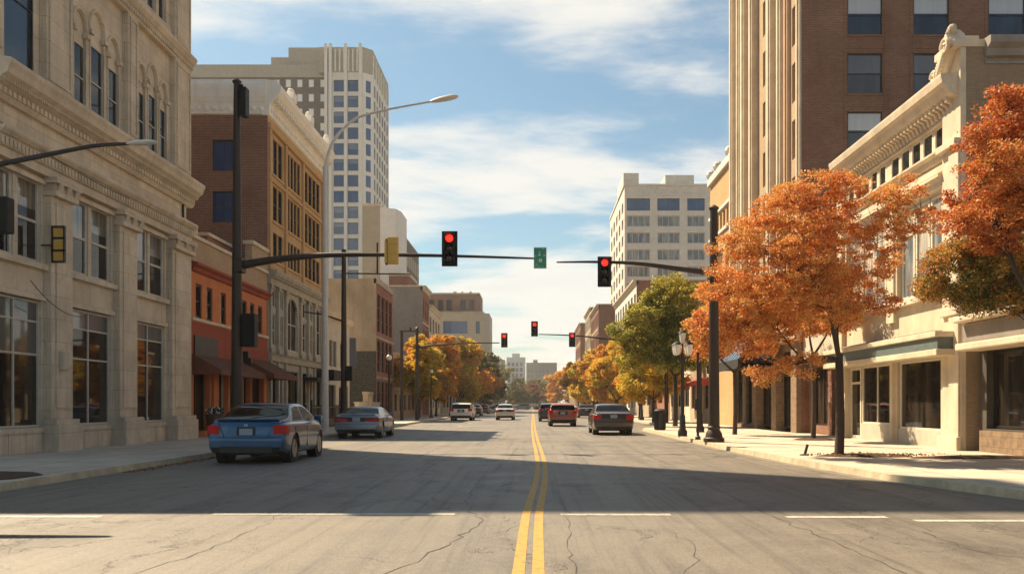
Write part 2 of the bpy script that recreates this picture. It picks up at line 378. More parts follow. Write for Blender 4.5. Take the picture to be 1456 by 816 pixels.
# ------------------------------------------------------------------ ground, road, kerbs, pavements
def mat_asphalt():
    m, nt, N, L, b = _nodes('asphalt'); g = N.new('ShaderNodeNewGeometry'); p = g.outputs['Position']
    fine = noise(N, L, p, 60, 3, .75); mid = noise(N, L, p, 1.1, 7, .62); big = noise(N, L, p, .16, 4, .5)
    lane = noise(N, L, p, 1, 5, .6, (1.3, .05, 1)); lane2 = noise(N, L, p, 1, 6, .65, (5.5, .11, 1)); grit = noise(N, L, p, 9, 5, .7); stain = noise(N, L, p, .42, 7, .68, (1, .45, 1)); agg = noise(N, L, p, 26, 4, .8)
    col = mixc(N, L, rng(N, L, mid, .32, .68), (.072, .060, .046), (.158, .132, .099))
    col = mixc(N, L, rng(N, L, lane, .42, .66, 0, .8), col, (.048, .042, .036))
    col = mixc(N, L, rng(N, L, big, .45, .7, 0, .5), col, (.20, .172, .133))
    col = mixc(N, L, rng(N, L, grit, .45, .75, 0, .45), col, (.24, .21, .17))
    col = mixc(N, L, rng(N, L, fine, .35, .70, 0, .65), col, (.28, .245, .195))
    col = mixc(N, L, rng(N, L, lane2, .50, .68, 0, .55), col, (.050, .043, .036))
    col = mixc(N, L, rng(N, L, stain, .54, .66, 0, .65), col, (.055, .046, .036))
    col = mixc(N, L, rng(N, L, agg, .52, .68, 0, .55), col, (.036, .031, .026))
    # cracks: wandering cell edges, in two sizes, thin
    w = noise(N, L, p, .8, 6, .7)
    add = N.new('ShaderNodeVectorMath'); add.operation = 'ADD'; cx = N.new('ShaderNodeCombineXYZ')
    L.new(rng(N, L, w, 0, 1, -1.3, 1.3), cx.inputs[0]); L.new(rng(N, L, mid, 0, 1, -1.6, 1.6), cx.inputs[1]); L.new(p, add.inputs[0]); L.new(cx.outputs[0], add.inputs[1])
    def crack(scale, wd, stretch, gate_s, g0, g1):
        mp = N.new('ShaderNodeMapping'); mp.inputs['Scale'].default_value = stretch; L.new(add.outputs[0], mp.inputs[0])
        v = N.new('ShaderNodeTexVoronoi'); v.feature = 'DISTANCE_TO_EDGE'; v.inputs['Scale'].default_value = scale; L.new(mp.outputs[0], v.inputs['Vector'])
        line = rng(N, L, v.outputs['Distance'], 0, wd, 1, 0)
        gate = rng(N, L, noise(N, L, p, gate_s, 2, .5), g0, g1)
        mu = N.new('ShaderNodeMath'); mu.operation = 'MULTIPLY'; L.new(line, mu.inputs[0]); L.new(gate, mu.inputs[1]); return mu.outputs[0]
    c1 = crack(.28, .009, (1, .40, 1), .22, .40, .50); c2 = crack(.8, .018, (1, .6, 1), .3, .50, .60)
    mxx = N.new('ShaderNodeMath'); mxx.operation = 'MAXIMUM'; L.new(c1, mxx.inputs[0]); L.new(c2, mxx.inputs[1])
    f = N.new('ShaderNodeMath'); f.operation = 'MULTIPLY'; f.inputs[1].default_value = .6; L.new(mxx.outputs[0], f.inputs[0])
    col = mixc(N, L, f.outputs[0], col, (.018, .015, .012))
    L.new(col, b.inputs['Base Color']); L.new(rng(N, L, mid, .3, .7, .50, .72), b.inputs['Roughness']); b.inputs['Specular IOR Level'].default_value = .55
    sb = N.new('ShaderNodeMath'); sb.operation = 'SUBTRACT'; L.new(agg, sb.inputs[0]); L.new(mxx.outputs[0], sb.inputs[1])
    bump(N, L, sb.outputs[0], b, .7, .015)
mat_asphalt()
def mat_pave():
    m, nt, N, L, b = _nodes('pavement'); g = N.new('ShaderNodeNewGeometry'); p = g.outputs['Position']
    bk = N.new('ShaderNodeTexBrick'); L.new(p, bk.inputs[0]); bk.inputs['Scale'].default_value = 1; bk.offset = 0; bk.inputs['Brick Width'].default_value = 1.5; bk.inputs['Row Height'].default_value = 1.5
    bk.inputs['Mortar Size'].default_value = .02; bk.inputs['Mortar Smooth'].default_value = .2
    bk.inputs['Color1'].default_value = (.56, .48, .37, 1); bk.inputs['Color2'].default_value = (.49, .42, .325, 1); bk.inputs['Mortar'].default_value = (.15, .13, .1, 1)
    n1 = noise(N, L, p, .9, 7, .65); n2 = noise(N, L, p, 25, 4, .7)
    col = mixc(N, L, rng(N, L, n1, .45, .72, 0, .6), bk.outputs[0], (.33, .28, .215)); col = mixc(N, L, rng(N, L, n2, .4, .75, 0, .35), col, (.26, .22, .17))
    L.new(col, b.inputs['Base Color']); b.inputs['Roughness'].default_value = .85; bump(N, L, n2, b, .3, .01)
mat_pave()
stone('kerb_stone', (.54, .45, .31), .35, scale=3, grime=.5)
stone('gutter_concrete', (.24, .21, .165), .35, scale=3, grime=.6)
stone('ground_earth', (.13, .12, .085), .4)
def mat_paint(name, c, worn):
    m, nt, N, L, b = _nodes(name); g = N.new('ShaderNodeNewGeometry'); p = g.outputs['Position']
    n1 = noise(N, L, p, 9, 8, .8); n2 = noise(N, L, p, 60, 3, .7)
    col = mixc(N, L, rng(N, L, n1, .5, .62, 0, worn), c, (.15, .13, .10)); col = mixc(N, L, rng(N, L, n2, .45, .7, 0, .4), col, tuple(v*.55 for v in c))
    L.new(col, b.inputs['Base Color']); b.inputs['Roughness'].default_value = .7; bump(N, L, n2, b, .3, .01)
mat_paint('paint_yellow', (.50, .265, .04), .9); mat_paint('paint_white', (.50, .45, .37), 1.); mat_paint('paint_faded', (.38, .34, .28), .9)

m = MB(); m.quad((-2500,-600,-.06),(2500,-600,-.06),(2500,4500,-.06),(-2500,4500,-.06)); struct(m.build('ground', 'ground_earth'))
m = MB(); m.quad((-70,-60,0),(70,-60,0),(70,420,0),(-70,420,0)); struct(m.build('road', 'asphalt'))

def arc(cx, cy, r, a0, a1, n=14): return [(cx+r*math.cos(R(a0+(a1-a0)*i/n)), cy+r*math.sin(R(a0+(a1-a0)*i/n))) for i in range(n+1)]
KH = .13
def pavement(side, name, edge, xout, y1, y0out):
    """slab from the kerb line edge (listed north to south) out to xout, with a raised kerb along it"""
    n = len(edge); k = .16
    inner = []
    for i, (x, y) in enumerate(edge):
        a = Vector(edge[max(i-1, 0)]); b = Vector(edge[min(i+1, n-1)]); t = (b-a).normalized(); nr = Vector((t.y, -t.x))
        if nr.x*side < 0: nr = -nr
        if abs(t.x) > .9 : nr = Vector((0, 1))
        inner.append((x+nr.x*k, y+nr.y*k))
    m = MB()
    vs = [(x, y, KH-.004) for x, y in inner]+[(xout, y, KH-.004) for x, y in inner]
    # fan strips from the inner line out to xout; past the corner everything ends on the last y
    poly = inner+[(xout, inner[-1][1]), (xout, inner[0][1])]
    bm = bmesh.new(); bv = [bm.verts.new((x, y, KH-.004)) for x, y in poly]; bm.faces.new(bv); bmesh.ops.triangulate(bm, faces=bm.faces)
    bm.normal_update()
    bm.faces.ensure_lookup_table(); bm.normal_update()
    if bm.faces[0].normal.z < 0: bmesh.ops.reverse_faces(bm, faces=bm.faces)
    me = bpy.data.meshes.new(name); bm.to_mesh(me); bm.free(); me.materials.append(MATS['pavement']); o = bpy.data.objects.new(name, me); COL.objects.link(o); struct(o)
    m = MB()
    for i in range(n-1):
        (ax, ay), (bx, by), (cx, cy), (dx, dy) = edge[i], edge[i+1], inner[i+1], inner[i]
        m.quad((ax,ay,-.02),(bx,by,-.02),(bx+(cx-bx)*.15,by+(cy-by)*.15,KH),(ax+(dx-ax)*.15,ay+(dy-ay)*.15,KH))
        m.quad((ax+(dx-ax)*.15,ay+(dy-ay)*.15,KH),(bx+(cx-bx)*.15,by+(cy-by)*.15,KH),(cx,cy,KH),(dx,dy,KH))
        g0, g1 = .28, .0   # gutter strip on the road
    struct(m.build('kerb', 'kerb_stone', smooth=False))
    g = MB()
    for i in range(n-1):
        (ax, ay), (bx, by), (cx, cy), (dx, dy) = edge[i], edge[i+1], inner[i+1], inner[i]
        g.quad((ax-(dx-ax)*1.8,ay-(dy-ay)*1.8,.004),(bx-(cx-bx)*1.8,by-(cy-by)*1.8,.004),(bx,by,.004),(ax,ay,.004))
    struct(g.build('gutter', 'gutter_concrete'))
EL = [(-8.6, 300), (-8.6, 80), (-8.6, 40), (-8.5, 24)]+[(x, y) for x, y in arc(-12.5, 14.4, 3.95, 0, -90, 14)]+[(-60, 10.45)]
ER = [(8.3, 300), (8.3, 56), (8.0, 52.5), (7.2, 49.8), (6.2, 48.4), (5.85, 47), (5.85, 34), (5.9, 26), (6.15, 20), (6.5, 16), (7.2, 12.9), (8.3, 10.8), (10, 9.4), (12.5, 8.8), (60, 8.8)]
pavement(-1, 'pavement_left', EL, -60, 300, 10.45)
pavement(1, 'pavement_right', ER, 60, 300, 8.8)
# earth strip at the left corner, tree pit and mulch line at the right
m = MB()
pts = [(-8.85, 15.9), (-9.4, 16.5), (-10.5, 16.75), (-16, 16.9), (-16, 14.4), (-12.4, 14.3), (-9.6, 14.5), (-8.9, 15.0)]
m.add([(x, y, KH+.012) for x, y in pts], [tuple(range(len(pts)))[::-1]]); struct(m.build('soil_bed', 'soil', recalc=False))
def soil_patch(cx, cy, rx, ry, seed):
    rd = random.Random(seed); m = MB(); n = 22; rings = []
    for k, (f, h) in enumerate(((1, .002), (.8, .035), (.4, .06))):
        for i in range(n):
            a = 2*math.pi*i/n; j = 1+rd.uniform(-.12, .12)
            rings.append((cx+rx*f*j*math.cos(a), cy+ry*f*j*math.sin(a), KH+h+rd.uniform(0, .012)*(k > 0)))
    fs = [(k*n+i, k*n+(i+1) % n, (k+1)*n+(i+1) % n, (k+1)*n+i) for k in range(2) for i in range(n)]+[tuple(2*n+i for i in range(n))]
    m.add(rings, fs); struct(m.build('soil_bed', 'soil', smooth=True))
soil_patch(8.2, 21.7, 1.15, .5, 1); soil_patch(10.6, 20.9, 1.7, .35, 2); soil_patch(10.2, 31.7, .8, .6, 3)

# cracks and sealed seams in the asphalt: wandering strips of tar
plain('tar', (.022, .018, .015), .6)
def crack(pts, w, seed, wob=.05, step=.22, z=.004):
    rd = random.Random(seed); line = []
    for a, b in zip(pts, pts[1:]):
        n = max(2, int((Vector(b)-Vector(a)).length/step))
        for i in range(n): line.append((a[0]+(b[0]-a[0])*i/n+rd.gauss(0, wob), a[1]+(b[1]-a[1])*i/n+rd.gauss(0, wob)))
    line.append(pts[-1]); m = MB(); ws = [w*.55*rd.uniform(.35, 1.25)*min(1, .3+min(i, len(line)-1-i)*.3) for i in range(len(line))]; P = []
    for i, p in enumerate(line):
        a = Vector(line[max(i-1, 0)]); b = Vector(line[min(i+1, len(line)-1)]); t = (b-a).normalized(); n_ = Vector((t.y, -t.x))*ws[i]/2; P.append((p[0]-n_.x, p[1]-n_.y, z)); P.append((p[0]+n_.x, p[1]+n_.y, z))
    m.add(P, [(2*i, 2*i+1, 2*i+3, 2*i+2) for i in range(len(line)-1)]); return m
cm = MB()
for k, (pts, w, wob) in enumerate([([(-1.45, 6.6), (-1.1, 7.8), (-.78, 9.0), (-.62, 10.6), (-.95, 12.6), (-1.0, 16.5), (-.62, 22), (-.5, 31)], .022, .035), ([(-.78, 9.0), (-.3, 9.7), (-.12, 10.4)], .014, .04), ([(-.95, 12.6), (-1.6, 11.4), (-1.5, 10.2)], .012, .05), ([(-1.1, 7.8), (-1.9, 8.2), (-2.4, 7.9)], .012, .05),
        ([(.36, 6.5), (.34, 8), (.42, 10.5), (.40, 14)], .014, .025), ([(4.4, 10.1), (4.2, 8.6), (4.7, 7.6), (5.2, 6.6)], .016, .06), ([(3.0, 9.6), (3.9, 9.1), (4.3, 8.7)], .012, .05), ([(-6.4, 9.5), (-5.4, 9.1), (-4.9, 8.2)], .014, .05), ([(-3.4, 6.6), (-3.1, 9), (-3.3, 13), (-3.0, 19), (-3.15, 30)], .018, .03),
        ([(3.1, 6.4), (3.0, 12), (3.15, 20), (3.05, 34), (3.1, 60)], .02, .02), ([(-2.2, 15.2), (-1.3, 14.2), (-.9, 13.4)], .014, .06), ([(1.1, 16), (1.9, 15.2), (2.9, 15.5)], .014, .06), ([(-8.2, 18.5), (-4, 18.9), (-1, 18.3)], .018, .03), ([(-.8, 26), (2, 26.4), (5.4, 26)], .02, .03), ([(-7.6, 40), (0, 40.5), (5, 40)], .035, .03), ([(1.2, 7.2), (1.6, 8.4), (1.5, 9.8)], .01, .04)]):
    q = crack(pts, w, 100+k, wob); cm.add(q.v, q.f)
struct(cm.build('road_cracks', 'tar', recalc=False))
# painted lines
def smooth_line(pts, n=12):
    P = [Vector((*p, 0)) for p in pts]; out = []
    for i in range(len(P)-1):
        a, b, c, d = P[max(i-1, 0)], P[i], P[i+1], P[min(i+2, len(P)-1)]
        for k in range(n):
            t = k/n; out.append(.5*((2*b)+(c-a)*t+(2*a-5*b+4*c-d)*t*t+(3*b-a-3*c+d)*t**3))
    return out+[P[-1]]
cl = smooth_line([(-.07, 3), (-.04, 7.3), (.0, 11.4), (.13, 16), (.19, 20.6), (.16, 27), (.09, 36), (.02, 55), (0, 90), (0, 260)])
def ribbon(line, off, w, z): 
    m = MB()
    for a, b in zip(line, line[1:]): m.quad((a.x+off-w/2, a.y, z), (a.x+off+w/2, a.y, z), (b.x+off+w/2, b.y, z), (b.x+off-w/2, b.y, z))
    return m
m = ribbon(cl, -.083, .105, .004); m2 = ribbon(cl, .083, .105, .004); m.add(m2.v, m2.f); struct(m.build('centre_line', 'paint_yellow', recalc=False))
m = MB()
for x0, x1, y in ((-7.6, -5.4, 11.0), (-4.1, -1.0, 11.25), (.35, 1.75, 11.2), (3.15, 4.4, 10.95), (4.6, 8.0, 10.6)):
    m.quad((x0, y-.08, .004), (x1, y-.10, .004), (x1, y+.08, .004), (x0, y+.08, .004))
struct(m.build('stop_line', 'paint_white', recalc=False))
m = MB()
for y in range(46, 150, 9): m.quad((-4.75, y, .004), (-4.63, y, .004), (-4.63, y+3.2, .004), (-4.75, y+3.2, .004))
struct(m.build('lane_dashes', 'paint_faded', recalc=False))
# ------------------------------------------------------------------ LEFT SIDE
XL = -13.2
def arch_fill(m, F, u0, u1, zs, depth, top, mi=0, n=10):
    """fills the corners above a round arch inside a rectangular opening u0..u1, springing at zs, up to top"""
    r = (u1-u0)/2; c = (u0+u1)/2
    pts = [(c-r*math.cos(math.pi*i/n), zs+(top-zs)*math.sin(math.pi*i/n)*.985) for i in range(n+1)]
    for a, b in zip(pts, pts[1:]):
        m.quad(F.P(a[0],a[1],0), F.P(b[0],b[1],0), F.P(b[0],top,0), F.P(a[0],top,0), mi)
        m.quad(F.P(a[0],a[1],0), F.P(b[0],b[1],0), F.P(b[0],b[1],-depth), F.P(a[0],a[1],-depth), mi)
def dentils(m, F, u0, u1, z0, z1, d0, d1, step, w, mi=0):
    n = int((u1-u0)/step); st = (u1-u0)/n
    for i in range(n): m.fb(F, u0+st*(i+.5)-w/2, u0+st*(i+.5)+w/2, z0, z1, d0, d1, mi)

def terracotta_building():
    t = thing('terracotta_building', 'weathered cream stone building with arched upper windows and tall pilasters at the left edge', 'building', (XL, 27, 0))
    F = Fr('x', XL, 1); Y0, Y1, H = 21.2, 33.45, 17.7
    bays = [(21.3, 23.6), (24.95, 27.5), (29.0, 31.5)]
    ops = []; 
    for a, b in bays: ops += [(a, b, .78, 4.18), (a, b, 5.15, 7.38)]
    arches = {0: [(21.85, 23.2, 9.95, 12.9, 13.5)],
              1: [(25.2, 25.92, 9.95, 12.35, 12.85), (26.16, 27.0, 9.95, 12.6, 13.2), (27.24, 27.96, 9.95, 12.35, 12.85)],
              2: [(29.25, 29.88, 9.95, 12.35, 12.8), (30.08, 30.8, 9.95, 12.55, 13.1), (31.0, 31.62, 9.95, 12.35, 12.8)]}
    for k in arches:
        for a, b, z0, zs, zt in arches[k]: ops.append((a, b, z0, zt)); ops.append((a, b, 14.95, 17.0))
    m = MB(); m.wall(F, Y0, Y1, 0, H, ops, .16)
    for k in arches:
        for a, b, z0, zs, zt in arches[k]:
            if k: arch_fill(m, F, a, b, zs, .14, zt)
    m.build('facade', 'terracotta', t)
    shell(t, -31, XL, Y0, Y1, H, 'brick_tan', 'E', par=.6)
    # windows
    for i, (a, b) in enumerate(bays):
        window(t, F, a, b, .8, 4.16, .12, 2, 3, .06, 'white_frame', 'glass_shop', .44 if i == 0 else .165, 'blind_grey', zs=[.575, .835])
        mid = (a+b)/2
        window(t, F, a, mid-.09, 5.17, 7.36, .13, 1, 2, .09, 'white_frame', 'glass', .52, 'drapes')
        window(t, F, mid+.09, b, 5.17, 7.36, .13, 1, 2, .09, 'white_frame', 'glass', .35, 'drapes')
    for k in arches:
        for a, b, z0, zs, zt in arches[k]:
            window(t, F, a, b, 9.97, zs-.45 if k else zt, .07, 1, 2, .04, 'white_frame' if k else 'dark_frame', 'glass_brick' if not k else 'glass', .0)
            if k:
                q = MB(); q.fq(F, a, b, zs-.45, zt, -.06); q.build('arch_panel', 'cream_stone', t)
            window(t, F, a, b, 14.97, 16.98, .14, 1, 2, .06, 'white_frame', 'glass', .3, 'drapes')
    # mullions, sills, panels below the windows
    for a, b in bays:
        tr = MB(); mid = (a+b)/2
        tr.fb(F, mid-.09, mid+.09, 5.15, 7.38, -.14, -.03); tr.fb(F, a-.12, b+.12, 5.0, 5.15, -.05, .14); tr.fb(F, a-.02, b+.02, .66, .79, -.2, .06)
        tr.fb(F, a-.08, b+.08, 4.18, 4.32, -.02, .09); tr.fb(F, a-.08, b+.08, 7.3, 7.42, -.02, .09)
        for i in range(3):   # panels with joints below the shop windows
            w = (b-a)/3; tr.fb(F, a+i*w+.012, a+(i+1)*w-.012, .13, .655, -.02, .03)
        tr.build('window_trim', 'terracotta', t)
    for k in arches:
        tr = MB(); a, b = arches[k][0][0], arches[k][-1][1]; tr.fb(F, a-.15, b+.15, 9.8, 9.95, -.02, .16); tr.fb(F, a-.12, b+.12, 14.78, 14.94, -.02, .14)
        for q in arches[k]:
            c, r = (q[0]+q[1])/2, (q[1]-q[0])/2+.05
            if k: tr.tube([F.P(c-r*math.cos(math.pi*i/10), q[3]+(q[4]-q[3]+.06)*math.sin(math.pi*i/10), .02) for i in range(11)], .05, 5)
            for e in (q[0], q[1]):   # slender shafts beside each opening, with a cap
                tr.tube([F.P(e, 9.95, .02), F.P(e, q[3]-.12, .02)], .026, 7); tr.fb(F, e-.09, e+.09, q[3]-.2, q[3]-.06, -.02, .12)
        tr.build('arch_trim', 'terracotta', t)
    # pilasters of the two lower floors
    for a, b in ((23.7, 24.8), (27.62, 28.85), (31.65, 33.4)):
        p = MB()
        p.fb(F, a-.08, b+.08, .1, .85, 0, .46); p.fb(F, a-.04, b+.04, .85, 1.0, 0, .40); p.fb(F, a, b, 1.0, 7.02, 0, .22); p.fb(F, a+.2, b-.2, 1.3, 6.9, .22, .26)
        p.fb(F, a-.05, b+.05, 7.02, 7.16, 0, .38); p.fb(F, a+.03, b-.03, 7.16, 7.36, 0, .33); p.fb(F, a-.1, b+.1, 7.36, 7.52, 0, .44)
        for e in (a+.12, (a+b)/2, b-.12): p.tube([F.P(e, 7.16, .34), F.P(e, 7.36, .42)], [.05, .09], 6)
        p.build('pilaster', 'terracotta', t, bevel=.015)
    # giant upper pilasters with sunk panels
    for a, b in ((21.22, 21.6), (23.5, 24.85), (28.25, 28.98), (31.95, 33.42)):
        p = MB(); p.fb(F, a, b, 9.78, H, 0, .2)
        for z0, z1 in ((10.1, 13.9), (14.7, 17.0)):
            p.fb(F, a+.1, a+.19, z0, z1, .2, .245); p.fb(F, b-.19, b-.1, z0, z1, .2, .245); p.fb(F, a+.19, b-.19, z0, z0+.09, .2, .245); p.fb(F, a+.19, b-.19, z1-.09, z1, .2, .245)
        p.build('upper_pilaster', 'terracotta', t, bevel=.012)
    # entablature with its ornament, string course and top cornice
    c = MB()
    c.mold(F, Y0, Y1+.02, [(-.05, 7.5), (.22, 7.5), (.22, 7.72), (.30, 7.74), (.30, 7.98), (.38, 8.02), (.46, 8.12), (.46, 8.2), (.12, 8.26), (-.05, 8.26)])
    dentils(c, F, Y0+.05, Y1, 7.77, 7.95, .29, .335, .17, .10)
    c.build('architrave', 'terracotta', t)
    c = MB()
    c.mold(F, Y0, Y1+.3, [(-.05, 8.92), (.12, 8.92), (.2, 9.02), (.2, 9.2), (.34, 9.26), (.38, 9.36), (.52, 9.44), (.56, 9.58), (.62, 9.68), (.62, 9.78), (.1, 9.86), (-.05, 9.86)])
    dentils(c, F, Y0+.05, Y1+.2, 9.04, 9.18, .19, .27, .2, .12); dentils(c, F, Y0+.05, Y1+.2, 9.27, 9.35, .3, .42, .1, .06)
    c.build('cornice', 'terracotta', t)
    c = MB(); c.mold(F, Y0, Y1+.02, [(-.05, 14.0), (.2, 14.0), (.24, 14.2), (.34, 14.3), (.42, 14.4), (.42, 14.5), (.1, 14.56), (-.05, 14.56)])
    dentils(c, F, Y0+.05, Y1, 14.08, 14.2, .2, .29, .16, .09)
    c.build('string_course', 'terracotta', t)
    c = MB(); c.mold(F, Y0, Y1+.02, [(-.05, 17.2), (.25, 17.2), (.3, 17.5), (.6, 17.7), (.7, 17.9), (.7, 18.05), (-.3, 18.1), (-.3, 17.2)]); c.build('roof_cornice', 'terracotta', t)
    # frieze joint line and worn run of pipe near the corner
    c = MB(); c.fb(F, 33.0, 33.06, 7.3, 9.0, .02, .09); c.build('downpipe', 'brown_metal', t)
    # lead flashing ledge between 24.2 and capitals
    b = MB(); b.fb(F, 24.0, 24.36, 2.35, 2.85, .262, .36); b.fb(F, 24.04, 24.32, 2.4, 2.8, .36, .38)
    tag(b.build('meter_box', 'pale_wall'), 'small pale meter box fixed to the stone pilaster behind the hanging yellow panels', 'meter box')
terracotta_building()

def orange_building():
    t = thing('orange_storefront', 'two storey orange painted shop building with brown awnings', 'building', (XL, 38.5, 0))
    F = Fr('x', XL, 1); Y0, Y1, H = 33.85, 43.6, 7.55
    wins = [(34.4, 35.05), (35.55, 36.2), (37.15, 37.8), (39.9, 40.55), (41.0, 41.65), (42.2, 42.85)]
    ops = [(a, b, 4.8, 6.15) for a, b in wins]
    shops = [(34.2, 35.9, .35, 2.85), (36.05, 36.35, .13, 2.85), (36.95, 38.1, .13, 2.85), (38.3, 39.6, .4, 2.75), (40.1, 41.1, .13, 2.75), (41.3, 43.1, .4, 2.75)]
    ops += shops
    m = MB(); m.wall(F, Y0, Y1, 2.9, 6.75, [o for o in ops if o[2] > 3], .22); m.build('facade', 'stucco_orange', t)
    m = MB(); m.wall(F, Y0, Y1, 0, 2.9, shops, .35); m.build('shop_wall', 'stucco_orange', t)
    m = MB(); m.fb(F, Y0, Y1, 6.76, H+.3, -.3, .02); m.build('parapet', 'brick_tan', t)
    m = MB(); m.mold(F, Y0, Y1, [(0, 6.55), (.1, 6.6), (.14, 6.72), (.28, 6.8), (.28, 6.9), (0, 6.96)]); m.build('cornice', 'stucco_red', t)
    m = MB(); m.fb(F, Y0, Y1, H+.31, H+.45, -.36, .09); m.fb(F, Y0-.1, Y0+.5, H+.46, H+.75, -.36, .1); m.build('coping', 'cream_stone', t)
    m = MB(); m.fb(F, Y0, Y1, 4.66, 4.78, 0, .1); m.build('sill_course', 'cream_stone', t)
    m = MB(); m.fb(F, Y0+.02, Y1, 2.92, 4.6, .003, .03); m.build('painted_band', 'stucco_red', t)
    for a, b in wins: window(t, F, a, b, 4.82, 6.13, .12, 1, 2, .07, 'dark_frame', 'glass', 0)
    for i, (a, b, z0, z1) in enumerate(shops):
        window(t, F, a, b, z0, z1, .3, 1 if b-a < 1.3 else 2, 1, .07, 'dark_frame' if i != 2 else 'white_frame', 'glass_black', 0, name='shop_window' if z0 > .2 else 'door')
    shell(t, -20.3, XL, Y0, Y1, 7.0, 'brick_red', 'E')
    m = MB(); m.box(-20, -14.6, 39.4, 43.5, 7.0, 8.95); m.build('roof_room', 'brick_red', t)
    m = MB(); m.box(-20.1, -14.5, 39.3, 43.6, 8.951, 9.1); m.build('roof_coping', 'cream_stone', t)
    # raised gable of the parapet at the far end
    m = MB(); m.fb(F, 41.2, Y1, H+.46, 8.9, -.3, .03); m.build('parapet_step', 'brick_tan', t)
    m = MB(); m.fb(F, 41.1, Y1+.02, 8.9, 9.08, -.38, .12); m.build('step_coping', 'cream_stone', t)
    # sign panel
    m = MB(); m.fb(F, 34.1, 36.6, 3.2, 4.1, .031, .09); m.build('sign_board', 'dark_frame', t)
    def awning(name, y0, y1, zt, zb, dep, mat):
        a = MB(); P = F.P
        n = int((y1-y0)/.32)
        a.add([P(y0,zt,.04), P(y1,zt,.04), P(y1,zb,dep), P(y0,zb,dep)], [(0,1,2,3)]); a.add([P(y0,zt,.04), P(y0,zb,dep), P(y0,zb,.04)], [(0,1,2)]); a.add([P(y1,zt,.04), P(y1,zb,dep), P(y1,zb,.04)], [(0,1,2)])
        for i in range(n):   # scalloped valance
            u = y0+(y1-y0)*i/n; v = y0+(y1-y0)*(i+1)/n
            a.add([P(u,zb,dep), P(v,zb,dep), P(v,zb-.16,dep), P((u+v)/2,zb-.24,dep), P(u,zb-.16,dep)], [(0,1,2,3,4)])
        for u in (y0, y1): a.quad(P(u,zb,.04), P(u,zb,dep), P(u,zb-.18,dep), P(u,zb-.18,.04))
        for i in range(n+1):
            u = y0+(y1-y0)*i/n; a.tube([P(u,zt,.05), P(u,zb,dep+.005)], .012, 4)
        return a.build(name, mat, t, recalc=False)
    awning('awning', 33.95, 39.6, 3.35, 2.75, 1.15, 'awning_brown'); awning('awning', 39.75, 43.55, 3.55, 2.78, 1.5, 'awning_brown')
    # wall lantern
    l = MB(); l.fb(F, 39.55, 39.85, 2.95, 3.5, .2, .5); l.fb(F, 39.65, 39.75, 3.5, 3.8, .05, .35); l.build('lantern', 'black_metal', t)
    p = thing('flower_pot', 'tall dark planter with pale flowers outside the orange shop', 'planter', (-12.6, 34.8, KH))
    m = MB(); m.lathe([(.24, 0), (.27, .05), (.32, .75), (.36, .8), (.36, .9), (.30, .9), (.29, .82)], (-12.6, 34.8, KH), 14); m.build('pot', 'pot', p, smooth=True)
    rd = random.Random(3); f = MB(); g = MB()
    for i in range(120):
        a = rd.uniform(0, 6.28); r = .33*math.sqrt(rd.random()); h = KH+.9+rd.uniform(0, .32)*(1-r)
        c = Vector((-12.6+r*math.cos(a), 34.8+r*math.sin(a), h)); (f if i % 3 == 0 else g).ball(c, rd.uniform(.025, .05), 4)
    f.build('flowers', 'petal', p); g.build('leaves', 'bush', p)
orange_building()

